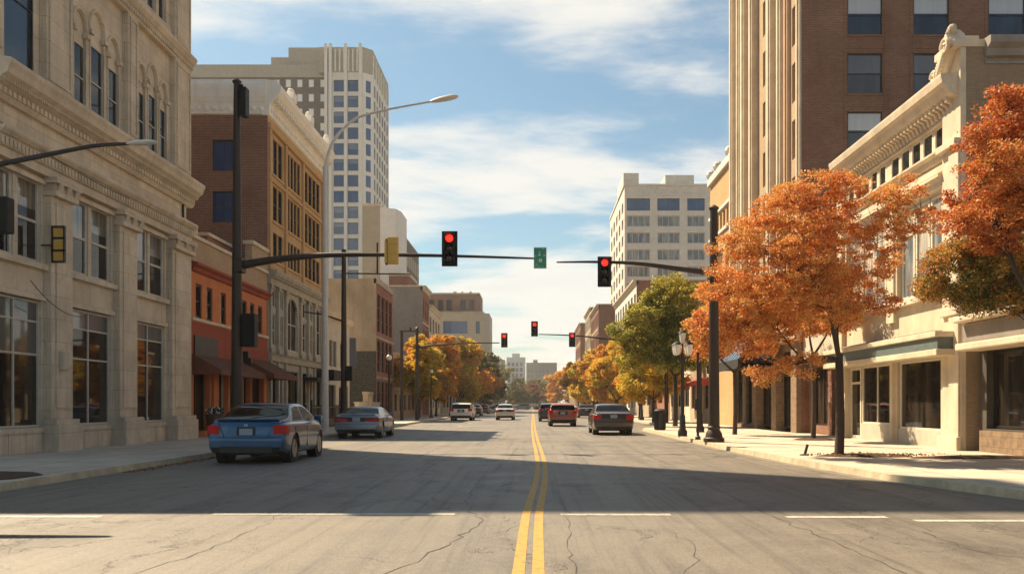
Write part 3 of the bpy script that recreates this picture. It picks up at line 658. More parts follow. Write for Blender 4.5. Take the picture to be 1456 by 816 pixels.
def brick_building():
    t = thing('brick_building', 'four storey brick block with white cornice, its dark red side wall facing the viewer', 'building', (XL, 49.5, 0))
    F = Fr('x', XL, 1); S = Fr('y', 43.7, -1); Y0, Y1, H = 43.7, 55.4, 16.2
    groups = [(44.55, 46.35, 2), (47.1, 49.85, 4), (50.65, 54.4, 4)]; ops = []
    rows = [(8.75, 10.15), (10.75, 12.5), (13.1, 14.9)]
    for a, b, n in groups:
        w = (b-a)/n
        for z0, z1 in rows:
            for i in range(n): ops.append((a+i*w+.06, a+(i+1)*w-.06, z0, z1))
    m = MB(); m.wall(F, Y0, Y1, 8.1, H, ops, .14); m.build('street_wall', 'brick_buff', t)  # buff brick lighter than the side wall; sunlight on this face put into colour
    for a, b, z0, z1 in ops: window(t, F, a, b, z0, z1, .12, 1, 2, .05, 'dark_frame', 'glass', 0)
    tr = MB()
    for a, b, n in groups:
        for z0, z1 in rows: tr.fb(F, a-.1, b+.1, z0-.14, z0-.01, 0, .07)
    for u in (43.95, 46.75, 50.25, 54.95): tr.fb(F, u-.16, u+.16, 8.1, 15.4, 0, .12)
    tr.fb(F, Y0, Y1, 12.62, 12.78, 0, .1); tr.fb(F, Y0, Y1, 15.15, 15.4, 0, .16)
    tr.build('brick_trim', 'brick_buff', t)
    # lower floors in limestone with their own windows
    lo = [(44.2, 45.15, 4.4, 6.0), (44.2, 45.15, 6.35, 7.25), (45.4, 46.35, 4.4, 6.0), (45.4, 46.35, 6.35, 7.25), (47.1, 49.3, 4.3, 7.2), (50.1, 51.2, 4.4, 6.1), (50.1, 51.2, 6.35, 7.25), (51.45, 52.55, 4.4, 6.1), (51.45, 52.55, 6.35, 7.25), (53.1, 54.7, 4.4, 7.25)]
    gr = [(44.3, 45.2, .7, 3.3), (45.5, 46.3, .7, 3.3), (47.0, 49.4, .5, 3.2), (50.0, 52.4, .5, 3.2), (53.0, 54.7, .13, 3.2)]
    m = MB(); m.wall(F, Y0, Y1, 0, 8.1, lo+gr, .16); arch_fill(m, F, 47.1, 49.3, 6.3, .1, 7.2); m.build('stone_front', 'limestone', t)
    for a, b, z0, z1 in lo: window(t, F, a, b, z0, z1, .13, 2 if b-a > 1 else 1, 1 if z1-z0 < 1 else 2, .07, 'white_frame', 'glass', 0)
    for a, b, z0, z1 in gr: window(t, F, a, b, z0, z1, .13, 2, 1, .07, 'dark_frame', 'glass_black', 0)
    tr = MB()
    for u in (43.95, 45.28, 46.7, 49.7, 51.33, 52.85, 55.0): tr.fb(F, u-.13, u+.13, .1, 7.4, 0, .14); tr.fb(F, u-.19, u+.19, 7.2, 7.4, .14, .2); tr.fb(F, u-.19, u+.19, 4.0, 4.2, .14, .2)
    tr.mold(F, Y0, Y1, [(0, 7.4), (.16, 7.42), (.2, 7.7), (.42, 7.86), (.5, 8.0), (.5, 8.1), (0, 8.16)]); tr.mold(F, Y0, Y1, [(0, 3.55), (.2, 3.6), (.24, 3.85), (.34, 3.95), (0, 4.02)])
    dentils(tr, F, Y0, Y1, 7.72, 7.84, .19, .33, .25, .13)
    tr.build('stone_trim', 'limestone', t)
    # the side wall facing the viewer: dark brick with two visible windows
    so_ = [(-15.95, -14.9, 13.0, 14.55), (-15.95, -14.9, 10.45, 12.0)]
    m = MB(); m.wall(S, -31, XL, 0, H, so_, .2); m.build('side_wall', 'brick_dark', t)
    window(t, S, *so_[0], .16, 2, 1, .06, 'blue_frame', 'glass_blue'); window(t, S, *so_[1], .16, 2, 2, .06, 'blue_frame', 'glass_blue')
    shell(t, -31, XL, Y0, Y1, H, 'brick_dark', 'ES', name='rear_wall')
    c = MB(); prof = [(0, 15.75), (.1, 15.8), (.14, 16.3), (.2, 16.35), (.3, 16.5), (.55, 16.7), (.7, 16.95), (.7, 17.2), (.55, 17.3), (.5, 17.45), (-.25, 17.5), (-.25, 15.75)]
    c.mold(F, Y0-.14, Y1, prof); c.mold(S, -31, XL-.005, [(0, 15.78), (.11, 15.82), (.16, 16.32), (.22, 16.4), (.3, 16.6), (.36, 17.0), (.36, 17.2), (.25, 17.46), (-.24, 17.47), (-.24, 15.78)])
    dentils(c, F, Y0, Y1, 16.42, 16.62, .2, .52, .42, .2)
    rd = random.Random(5)
    for i in range(46):   # leaf ornament of the frieze
        u = -30.8+i*.385; c.ball(S.P(u, 16.06, .13), .13, 5, sz=1.1)
    for i in range(26): c.ball(F.P(43.9+i*.45, 16.06, .13), .12, 5, sz=1.1)
    for u in (46.6, 50.3, 54.6): c.fb(F, u-.3, u+.3, 17.4, 17.85, .1, .6); c.ball(F.P(u, 17.95, .35), .2, 6)
    c.build('cornice', 'white_cornice', t)
    m = MB(); m.fb(F, 53.0, 55.4, 2.9, 3.5, .05, 1.2); m.fb(F, 49.8, 52.6, 2.75, 2.95, .05, 1.0); m.build('canopy', 'awning_dark', t)
brick_building()

f = thing('iron_fence', 'black iron railing on the pavement before the limestone shopfront', 'fence', (-11.6, 48, KH))
m = MB(); m.box(-11.62, -11.58, 46.0, 53.0, KH+1.1, KH+1.15); m.box(-11.62, -11.58, 46.0, 53.0, KH+.15, KH+.19)
for i in range(50): m.box(-11.61, -11.59, 46.0+i*.142, 46.02+i*.142, KH, KH+1.25)
m.build('railing', 'black_metal', f)
for y in (46, 49.5, 53): m = MB(); m.box(-11.66, -11.54, y-.05, y+.05, KH, KH+1.4); m.ball((-11.6, y, KH+1.46), .07, 6); m.build('post', 'black_metal', f)

def pale_building():
    t = thing('pale_shop', 'narrow pale painted two storey building beyond the brick block', 'building', (XL, 59.3, 0))
    F = Fr('x', XL, 1)
    ops = [(57.0, 57.9, 3.9, 5.6), (58.1, 59.0, 3.9, 5.6), (60.2, 61.1, 3.9, 5.6), (61.3, 62.2, 3.9, 5.6), (56.4, 58.8, .5, 2.7), (59.8, 60.9, .13, 2.6), (61.2, 62.8, .5, 2.7)]
    m = MB(); m.wall(F, 55.45, 63.2, 0, 7.3, ops, .25); m.build('facade', 'pale_wall', t); shell(t, -22, XL, 55.45, 63.2, 7.1, 'pale_wall', 'E')
    for o in ops: window(t, F, *o, .2, 1, 2 if o[2] > 3 else 1, .07, 'dark_frame', 'glass')
    m = MB(); m.mold(F, 55.45, 63.3, [(0, 6.9), (.2, 7.0), (.3, 7.2), (.3, 7.35), (-.2, 7.4), (-.2, 6.9)]); m.fb(F, 55.45, 63.2, 3.2, 3.35, 0, .12); m.build('cornice', 'cream_stone', t)
pale_building()

def stained_building():
    t = thing('stained_warehouse', 'three storey warehouse with a stained tan end wall and red brick front', 'building', (XL, 78, 0))
    S = Fr('y', 74, -1); F = Fr('x', XL, 1)
    m = MB(); m.fq(S, -24, XL, 5.9, 12.0); m.build('end_wall', 'stucco_tan', t)
    m = MB(); m.fq(S, -24, XL, 0, 5.9); m.build('vine_covered_base', 'vine_wall', t)
    m = MB(); m.fq(S, -24, -17.4, 6.4, 12.25, .02); m.build('painted_patch', 'pale_wall', t)
    ops = [(74.5+i*2.05, 76.1+i*2.05, z0, z1) for i in range(4) for z0, z1 in ((.5, 3.4), (4.2, 6.9), (7.6, 10.8))]
    m = MB(); m.wall(F, 74, 82.6, 0, 12, ops, .3); m.build('facade', 'brick_red', t); shell(t, -24, XL, 74, 82.6, 12, 'brick_red', 'ES')
    for o in ops: window(t, F, *o, .2, 2, 3, .07, 'dark_frame', 'glass')
    m = MB(); m.fb(F, 74, 82.6, 6.98, 7.2, 0, .1); m.fb(F, 74, 82.6, 11.6, 12.1, -.2, .12); m.fb(F, 74, 82.6, 3.6, 3.8, 0, .1); m.build('trim', 'stucco_tan', t)
    # garden wall and porch on the lot in front
    w = thing('garden_wall', 'low pale wall with a small gateway in front of the stained warehouse', 'wall', (-13, 67, 0))
    m = MB(); m.box(-13.1, -12.8, 64.5, 68.2, 0, 1.5); m.box(-13.15, -12.75, 64.4, 68.3, 1.5, 1.6); m.box(-13.1, -12.8, 70.2, 73.4, 0, 1.5); m.box(-13.15, -12.75, 70.1, 73.5, 1.5, 1.6); m.build('wall_panel', 'pale_wall', w)
    m = MB(); m.box(-13.2, -12.8, 68.2, 68.5, 0, 2.2); m.box(-13.2, -12.8, 69.9, 70.2, 0, 2.2); m.box(-13.25, -12.75, 68.1, 70.3, 2.2, 2.4); m.build('gateway', 'stucco_tan', w)
    b = thing('blue_billboard', 'dark blue framed signboard standing before the stained end wall', 'sign', (-15.1, 70, 0))
    m = MB(); m.box(-15.9, -14.2, 70.0, 70.12, 4.4, 6.6); m.build('board', 'sign_blue', b)
    m = MB(); m.box(-15.98, -15.9, 69.96, 70.16, 4.3, 6.7); m.box(-14.2, -14.12, 69.96, 70.16, 4.3, 6.7); m.box(-15.9, -14.2, 69.96, 70.16, 4.3, 4.4); m.box(-15.9, -14.2, 69.96, 70.16, 6.6, 6.7); m.tube([(-15.05, 70.06, 0), (-15.05, 70.06, 4.3)], .09, 8); m.build('frame', 'blue_frame', b)
stained_building()

def row_block(name, label, y0, y1, h, xw, mat, fm, gm, cols, floors, side_mat=None, trim='cream_stone', side=-1, xf=None, cat='building', group=None, cornice=True, side_wins=None, z1st=.6, ww=.55, hh=.62):
    """a plain street block: windows in the street face, trim, plain other walls"""
    xf = XL if xf is None and side < 0 else (12. if xf is None else xf); F = Fr('x', xf, -side)
    t = thing(name, label, cat, (xf, (y0+y1)/2, 0), group); ops = []
    bw = (y1-y0)/cols; fh = (h-1)/floors
    for i in range(cols):
        for j in range(floors): ops.append((y0+bw*(i+.5)-bw*ww/2, y0+bw*(i+.5)+bw*ww/2, .3+fh*j+fh*(1-hh)/2, .3+fh*j+fh*(1+hh)/2))
    m = MB(); m.wall(F, y0, y1, 0, h, ops, .25); m.build('facade', mat, t)
    for o in ops: window(t, F, *o, .2, 2 if bw*ww > 1.3 else 1, 2, .07, fm, gm)
    xs = sorted((xf, xf+side*xw)); S = Fr('y', y0, -1)
    so_ = side_wins or []
    m = MB(); m.wall(S, xs[0], xs[1], 0, h, so_, .2); m.build('end_wall', side_mat or mat, t)
    for o in so_: window(t, S, *o, .16, 2, 1, .08, fm, gm)
    shell(t, xs[0], xs[1], y0, y1, h, side_mat or mat, 'ES' if side < 0 else 'WS', par=.4)
    c = MB()
    if cornice: c.mold(F, y0, y1, [(0, h-.5), (.15, h-.45), (.2, h-.2), (.4, h-.05), (.4, h+.12), (-.25, h+.12), (-.25, h-.5)]); c.fb(S, xs[0], xs[1], h-.02, h+.14, -.2, .08)
    for j in range(1, floors): c.fb(F, y0, y1, .3+fh*j-.08, .3+fh*j+.1, 0, .08)
    c.build('trim', trim, t)
    return t
row_block('grey_brick_block', 'tall grey painted brick end wall with a red brick street front', 105, 111.3, 15.5, 7.5, 'brick_red', 'dark_frame', 'glass', 3, 4, 'brick_grey')
row_block('cream_narrow_block', 'narrow cream block between the grey brick wall and the tan offices', 111.6, 125, 14.0, 8, 'cream_stone', 'dark_frame', 'glass', 4, 4)
row_block('low_left_shops', 'low row of shops behind the left street trees', 83, 104.8, 6.2, 9, 'brick_tan', 'dark_frame', 'glass', 7, 2)
row_block('end_left_shops', 'farthest low row behind the dark olive trees on the left', 216, 262, 9.0, 9, 'brick_tan', 'dark_frame', 'glass', 12, 2)
row_block('far_left_shops', 'distant low row of shops behind the left street trees', 128, 215, 8.0, 9, 'stucco_tan', 'dark_frame', 'glass', 16, 2)

def office_block():
    t = thing('tan_office_block', 'tan office block with a brown top storey rising over the orange trees', 'building', (-20, 275, 0))
    S = Fr('y', 270, -1); F = Fr('x', -13.5, 1); H = 29.5; ch = 1.6
    ops = []
    for z0, z1 in ((23.2, 27.0), (16.8, 20.6), (10.5, 14.3), (4.2, 8.0)): ops += [(-31.6, -30.0, z0, z1), (-27.6, -20.2, z0, z1) if z0 != 16.8 else (-27.6, -22.6, z0, z1), (-17.6, -14.8-ch, z0, z1)]
    m = MB(); m.wall(S, -34, -13.5-ch, 0, H, ops, .4); m.build('front_wall', 'tower_tan', t)
    for i, o in enumerate(ops): window(t, S, *o, .3, 3 if o[1]-o[0] > 4 else 2, 1, .12, 'blue_frame', 'glass_blue')
    m = MB(); m.quad((-13.5-ch, 270, 0), (-13.5, 270+ch, 0), (-13.5, 270+ch, H), (-13.5-ch, 270, H)); m.quad((-13.5, 270+ch, 0), (-13.5, 290, 0), (-13.5, 290, H), (-13.5, 270+ch, H)); m.build('corner_wall', 'tower_tan', t)
    shell(t, -34, -13.5-ch, 270, 290, H, 'tower_tan', 'ES')
    m = MB(); m.box(-34.2, -17.6, 272, 288, H, 35.4); m.prism([(-17.6, 272, H), (-16.4, 274, H), (-16.4, 286, H), (-17.6, 288, H)], (0, 0, 5.7)); m.build('penthouse', 'brick_brown', t)
    P = Fr('y', 272, -1)
    for a in (-32.2, -29.5, -26.8, -22.4, -19.9): window(t, P, a, a+1.7, H+.8, H+4.3, -.05, 1, 1, .1, 'dark_frame', 'glass')
    m = MB(); m.box(-34.2, -16.5, 271.8, 288, 35.4, 35.9); m.fb(S, -34, -13.5-ch, H-.1, H+.5, -.4, .2); m.build('coping', 'stucco_tan', t)
    m = MB()
    for x, w_ in ((-25, .9), (-22.5, .5), (-20, .7)): m.box(x, x+w_, 276, 278, 35.9, 36.9)
    m.build('roof_plant', 'grey_metal', t)
office_block()

def block_towers():
    # stepped tan blocks in front of the tower
    t = thing('tan_stair_block', 'windowless tan brick block with a chamfered pale side below the white tower', 'building', (-21, 122, 0))
    m = MB(); m.box(-23.3, -20.9, 120, 128, 0, 28.5); m.build('brick_face', 'brick_pale', t)
    m = MB(); m.prism([(-20.9, 120.05, 0), (-18.9, 121.0, 0), (-18.4, 123, 0), (-18.4, 128, 0), (-20.9, 128, 0)], (0, 0, 28.3)); m.build('pale_side', 'tower_white', t)
    m = MB(); m.box(-23.35, -20.85, 119.95, 128, 28.5, 28.75); m.build('coping', 'cream_stone', t)
    t = thing('brown_slab_block', 'narrow tan and brown office slab beside the windowless tan block', 'building', (-22, 152, 0))
    m = MB(); m.box(-23.2, -21.6, 150, 166, 0, 29.8); m.build('end_wall', 'tower_tan', t)
    F = Fr('x', -21.58, 1); ops = [(150.6+i*2.5, 152.4+i*2.5, 2+3.3*j, 4.4+3.3*j) for i in range(6) for j in range(3, 8)]
    m = MB(); m.wall(F, 150, 166, 0, 29.6, ops, .2); m.build('street_wall', 'brick_wing', t)
    for o in ops: window(t, F, *o, .15, 1, 1, .08, 'blue_frame', 'glass_blue')
    t = thing('red_brick_annexe', 'small red brick roof block with a pale band above the warehouse', 'building', (-17, 112, 0))
    m = MB(); m.box(-18.4, -15.9, 112.2, 120, 0, 17.8); m.build('wall', 'brick_red', t); m = MB(); m.box(-18.5, -15.8, 112.1, 120.1, 17.8, 18.2); m.box(-18.5, -15.85, 112.05, 112.2, 16.2, 16.5); m.build('band', 'cream_stone', t)
block_towers()

def white_tower():
    t = thing('white_tower', 'tall white tower with columns of blue square windows behind the left row', 'tower', (-38, 190, 0))
    Y0, X0, X1, H = 180., -42.6, -34.7, 69.3; S = Fr('y', Y0, -1); F = Fr('x', -33.1, 1)
    zs = [66.6-3.24*j for j in range(18)]
    ops = [(a, a+2.15, z-1.2, z+1.2) for z in zs for a in (-40.85, -37.95)]
    m = MB(); m.wall(S, X0, X1, 0, H, ops, .25); m.build('front_wall', 'tower_white', t)
    for k_, o in enumerate(ops[:40]): window(t, S, *o, .22, 1, 1, .12, 'blue_frame', 'glass_blue', (0, .25, 0, .5, 0, 0, .35)[k_*5 % 7], 'blind_slate')
    q = MB()
    for o in ops[40:]: q.fq(S, *o, -.2)
    q.build('lower_glass', 'glass_blue', t)
    # rounded corner made of two facets, with windows, then the street side
    C1 = Vector((X1, Y0, 0)); C2 = Vector((-33.1, Y0+1.6, 0))
    m = MB(); m.quad(tuple(C1), tuple(C2), (C2.x, C2.y, H), (C1.x, C1.y, H)); m.build('corner_wall', 'tower_white', t)
    u = (C2-C1).normalized(); nrm = Vector((u.y, -u.x, 0))
    g = MB()
    for z in zs[:20]:
        a = C1+u*.55+nrm*.03; b = C2-u*.55+nrm*.03; g.quad((a.x,a.y,z-1.2), (b.x,b.y,z-1.2), (b.x,b.y,z+1.2), (a.x,a.y,z+1.2))
    g.build('corner_windows', 'glass_blue', t)
    sops = [(182.3+i*3.1, 184.5+i*3.1, z-1.2, z+1.2) for z in zs for i in range(6)]
    m = MB(); m.wall(F, Y0+1.6, 201, 0, H, sops, .12); m.build('street_wall', 'tower_white', t)
    for o in sops[:60]: window(t, F, *o, .1, 1, 1, .12, 'blue_frame', 'glass_blue', 0)
    q = MB()
    for o in sops[60:]: q.fq(F, *o, -.1)
    q.build('lower_side_glass', 'glass_blue', t)
    # crown: ribbed band and fins
    c = MB(); c.box(X0-1.2, X1, Y0, 200, H, 74.5); c.prism([(X1, Y0, H), (-33.1, Y0+1.6, H), (-33.1, 201, H), (X1, 201, H)], (0, 0, 5.2)); c.build('crown_band', 'tower_tan', t)
    c = MB()
    for x in (-42.3, -41.4, -38.3, -35.3): c.box(x-.3, x+.3, Y0-.7, Y0+.01, 0, 75.0)
    for i in range(7): c.box(-33.1, -32.95, 181.95+i*3.1-.25, 181.95+i*3.1+.15, 0, 73.4)
    for i in range(9): c.box(X0+.2+i*.9, X0+.5+i*.9, Y0-.35, Y0, 69.5, 74)
    c.build('fins', 'tower_white', t)
    c = MB()
    for x, h in ((-41, 2.2), (-39.5, 3), (-37, 1.4), (-35.5, 2.4)): c.tube([(x, 185, 74), (x, 185, 74+h)], .12, 5)
    c.box(-42, -36, 181.1, 181.2, 74.3, 74.9); c.build('roof_rail', 'grey_metal', t)
    # the wide grey wing
    w = thing('grey_wing_tower', 'wide grey brown tower wing with small white windows and tan top band', 'tower', (-57, 184, 0))
    S2 = Fr('y', 181.5, -1)
    m = MB(); m.box(-90, -42.7, 181.5, 200, 0, 68.8); m.build('grey_wall', 'brick_wing', w)
    m = MB(); m.box(-90, -42.75, 181.2, 200, 68.8, 71.4); m.box(-50.7, -42.8, 182.2, 198, 71.4, 75.3); m.box(-54.4, -50.7, 182.5, 197, 71.4, 73.4); m.build('top_band', 'tower_tan', w)
    for i in range(8):
        for j in range(8):
            x = -43.4-2.37*i; z = 67.6-2.98*j
            window(w, S2, x-.55, x+.55, z-.8, z+.8, -.02, 1, 1, .1, 'white_frame', 'white_infill')
    # unseen buff block behind the near row, added to shade a band of the street
    b = row_block('shadow_tower', 'added unseen buff tower behind the cream stone building, shading the street', 36.8, 40.3, 45, 15, 'brick_tan', 'dark_frame', 'glass', 2, 12, xf=-20.5)
white_tower()
# ------------------------------------------------------------------ RIGHT SIDE
XR = 12.
def corner_shop():
    t = thing('corner_shop', 'low shop with a rounded stone canopy over dark glass at the right edge', 'building', (XR, 21, 0))
    F = Fr('x', XR+.25, -1)
    m = MB(); m.wall(F, 15.5, 24.1, .0, 4.2, [(16, 23.75, .75, 2.85)], .3); m.build('facade', 'dark_stone', t)
    for a, b in ((16, 18.6), (18.62, 21.2), (21.22, 23.75)): window(t, F, a, b, .77, 2.83, .25, 1, 1, .07, 'dark_frame', 'glass_shop', name='shop_window')
    m = MB()
    for z0, z1, d in ((2.85, 3.05, .75), (3.06, 3.6, .5), (3.61, 3.78, .8)): m.fb(F, 15.5, 24.0, z0, z1, 0, d)
    m.build('canopy', 'cream_stone', t, bevel=.04)
    m = MB(); m.fb(F, 15.5, 24.0, 3.1, 3.55, .5, .53); m.build('canopy_band', 'grey_stone', t)
    m = MB(); m.fb(F, 16, 23.9, .13, .7, .0, .12); m.build('base_panel', 'rough_stone', t)
    shell(t, XR+.25, 26, 15.5, 24.1, 4.2, 'dark_stone', 'W')
corner_shop()

def classical_building():
    t = thing('classical_building', 'cream two storey classical building with heavy bracketed cornice and tall white windows', 'building', (XR, 29, 0))
    F = Fr('x', XR, -1); S = Fr('y', 24.35, -1); Y0, Y1 = 24.35, 34.3
    at = [(25.6+i*.8, 26.28+i*.8, 8.84, 9.6) for i in range(5)]+[(29.9+i*.74, 30.5+i*.74, 8.84, 9.6) for i in range(5)]
    big = [(25.6, 28.75, 4.75, 7.65), (29.75, 33.4, 4.75, 7.65)]
    shops = [(25.5, 29.0, .15, 2.85), (29.35, 33.9, .15, 2.85)]
    m = MB(); m.wall(F, Y0, Y1, 0, 10.6, at+big+shops, .15); m.build('facade', 'cream_paint', t)
    for o in at: window(t, F, *o, .06, 1, 1, .05, 'cream_frame', 'glass', 0)
    for a, b, z0, z1 in big:
        n = 3; w = (b-a)/n
        for i in range(n): window(t, F, a+i*w+.04, a+(i+1)*w-.04, z0+.02, z1-.02, .1, 1, 2, .09, 'cream_frame', 'glass_grey', .3 if i != 1 else .6, 'drapes_pale', zs=[.72])
    # upper side wall facing the viewer
    m = MB(); m.wall(S, XR, 27, 0, 11.3, [], .1); m.build('side_wall', 'brick_side', t)
    m = MB(); m.mold(S, XR+.5, 27, [(0, 11.0), (.12, 11.02), (.16, 11.2), (.34, 11.3), (.34, 11.5), (-.3, 11.55), (-.3, 11.0)]); m.fb(S, XR+.5, 27, 10.82, 10.9, 0, .05); m.build('side_cornice', 'grey_stone', t)
    shell(t, XR, 27, Y0, Y1, 10.6, 'brick_pale', 'WS')
    # end pier, its raised block and the carved scroll
    p = MB(); p.fb(F, Y0, 25.45, 0, 11.3, 0, .16); p.fb(F, Y0+.02, 24.95, .1, 8.6, .16, .22); p.fb(F, 24.3, 25.5, 0, .5, .16, .3); p.fb(F, 24.34, 25.5, 8.6, 8.8, .16, .34); p.fb(F, 24.34, 25.4, 3.9, 4.1, .16, .26)
    p.build('end_pier', 'cream_stone', t, bevel=.02)
    p = MB(); p.fb(F, 33.75, Y1, 0, 9.7, 0, .16); p.fb(F, 28.95, 29.55, 4.1, 8.6, 0, .14); p.fb(F, 29.1, 29.3, .13, 2.85, -.1, .12); p.fb(F, 33.5, 33.72, .13, 2.85, -.1, .12); p.fb(F, 25.46, 25.62, .13, 2.85, -.1, .12); p.build('pilaster', 'cream_paint', t)
    s = MB()
    pts = []
    for i in range(22):
        a = i/21; u = 24.45+.95*a; z = 11.35+.42*math.cos(a*2.6)*(1-a*.3)-.35*a
        pts.append(F.P(u, z-.1, .25))
    s.tube(pts, [.27-.11*i/21 for i in range(22)], 9)
    for i in range(18):
        a = i/17; u = 24.45+.98*a; z = 11.38+.42*math.cos(a*2.6)*(1-a*.3)-.35*a
        s.ball(F.P(u, z+.04, .34), .13, 5); s.ball(F.P(u, z-.3, .42), .10, 5)
    for c, r in (((24.6, 11.4), .25), ((25.3, 10.8), .18)):
        s.tube([F.P(c[0]+r*(1-k/20)*math.cos(k*.55), c[1]+r*(1-k/20)*math.sin(k*.55), .48) for k in range(17)], .055, 6)
    s.fb(F, 24.32, 25.5, 11.3, 11.5, -.5, .36); s.fb(F, 24.45, 25.3, 11.5, 11.65, -.4, .3)
    s.build('carved_scroll', 'cream_stone', t, smooth=True)
    c = MB()
    c.mold(F, 24.5, Y1-.5, [(0, 9.7), (.08, 9.72), (.1, 9.98), (.40, 10.1), (.44, 10.16), (.5, 10.3), (.6, 10.38), (.64, 10.56), (.64, 10.62), (-.3, 10.7), (-.3, 9.7)])
    for i in range(35): # brackets
        u = 24.8+i*.252; c.prism([F.P(u, 9.72, .02), F.P(u, 9.72, .14), F.P(u, 9.88, .2), F.P(u, 9.94, .34), F.P(u, 10.08, .36), F.P(u, 10.06, .02)], (0, .11, 0))
    c.build('cornice', 'cream_stone', t)
    b = MB()
    b.mold(F, 25.45, 33.75, [(0, 8.5), (.1, 8.52), (.14, 8.68), (.26, 8.74), (.26, 8.8), (0, 8.82)]); b.mold(F, 25.45, 33.75, [(0, 7.7), (.12, 7.74), (.16, 7.9), (.28, 8.0), (.28, 8.08), (0, 8.12)]); b.fb(F, 25.45, 33.75, 8.22, 8.4, 0, .07)
    b.fb(F, 25.45, 33.75, 4.55, 4.72, 0, .2); b.fb(F, 25.45, 33.75, 9.62, 9.69, 0, .09)
    for a, bb, z0, z1 in big: b.fb(F, a-.1, a, z0, z1, 0, .1); b.fb(F, bb, bb+.1, z0, z1, 0, .1)
    b.build('belt_course', 'cream_stone', t)
    # shop canopy: two pale rims with a teal band between
    k = MB(); k.fb(F, 24.6, 34.2, 3.3, 3.46, -.02, .75); k.fb(F, 24.6, 34.2, 2.78, 2.96, -.02, .72); k.build('canopy', 'cream_paint', t, bevel=.02)
    k = MB(); k.fb(F, 24.66, 34.14, 2.962, 3.298, -.01, .66); k.build('canopy_band', 'teal_panel', t)
    k = MB(); k.fb(F, 25.45, 34.0, 3.47, 3.55, 0, .4); k.build('flashing', 'grey_stone', t)
    # shop windows: splayed panes set back over pale stall risers
    for (a, b_, _, _), gm in zip(shops, ('glass_shop', 'glass_shop')):
        if a < 27: window(t, F, a+.12, b_-.1, .62, 2.78, .12, 1, 1, .06, 'cream_frame', gm, 0, name='shop_window')
        else:
            window(t, F, a+.1, 32.2, .72, 2.78, .12, 2, 1, .06, 'cream_frame', gm, 0, name='shop_window')
            window(t, F, 32.35, 33.45, .16, 2.78, .13, 1, 1, .1, 'cream_frame', 'glass_black', 0, zs=[.78], name='door')
        r = MB(); r.fb(F, a+.05, min(b_-.05, 32.25), .13, .62 if a < 27 else .72, -.3, -.03); r.build('stall_riser', 'pale_wall', t)
classical_building()

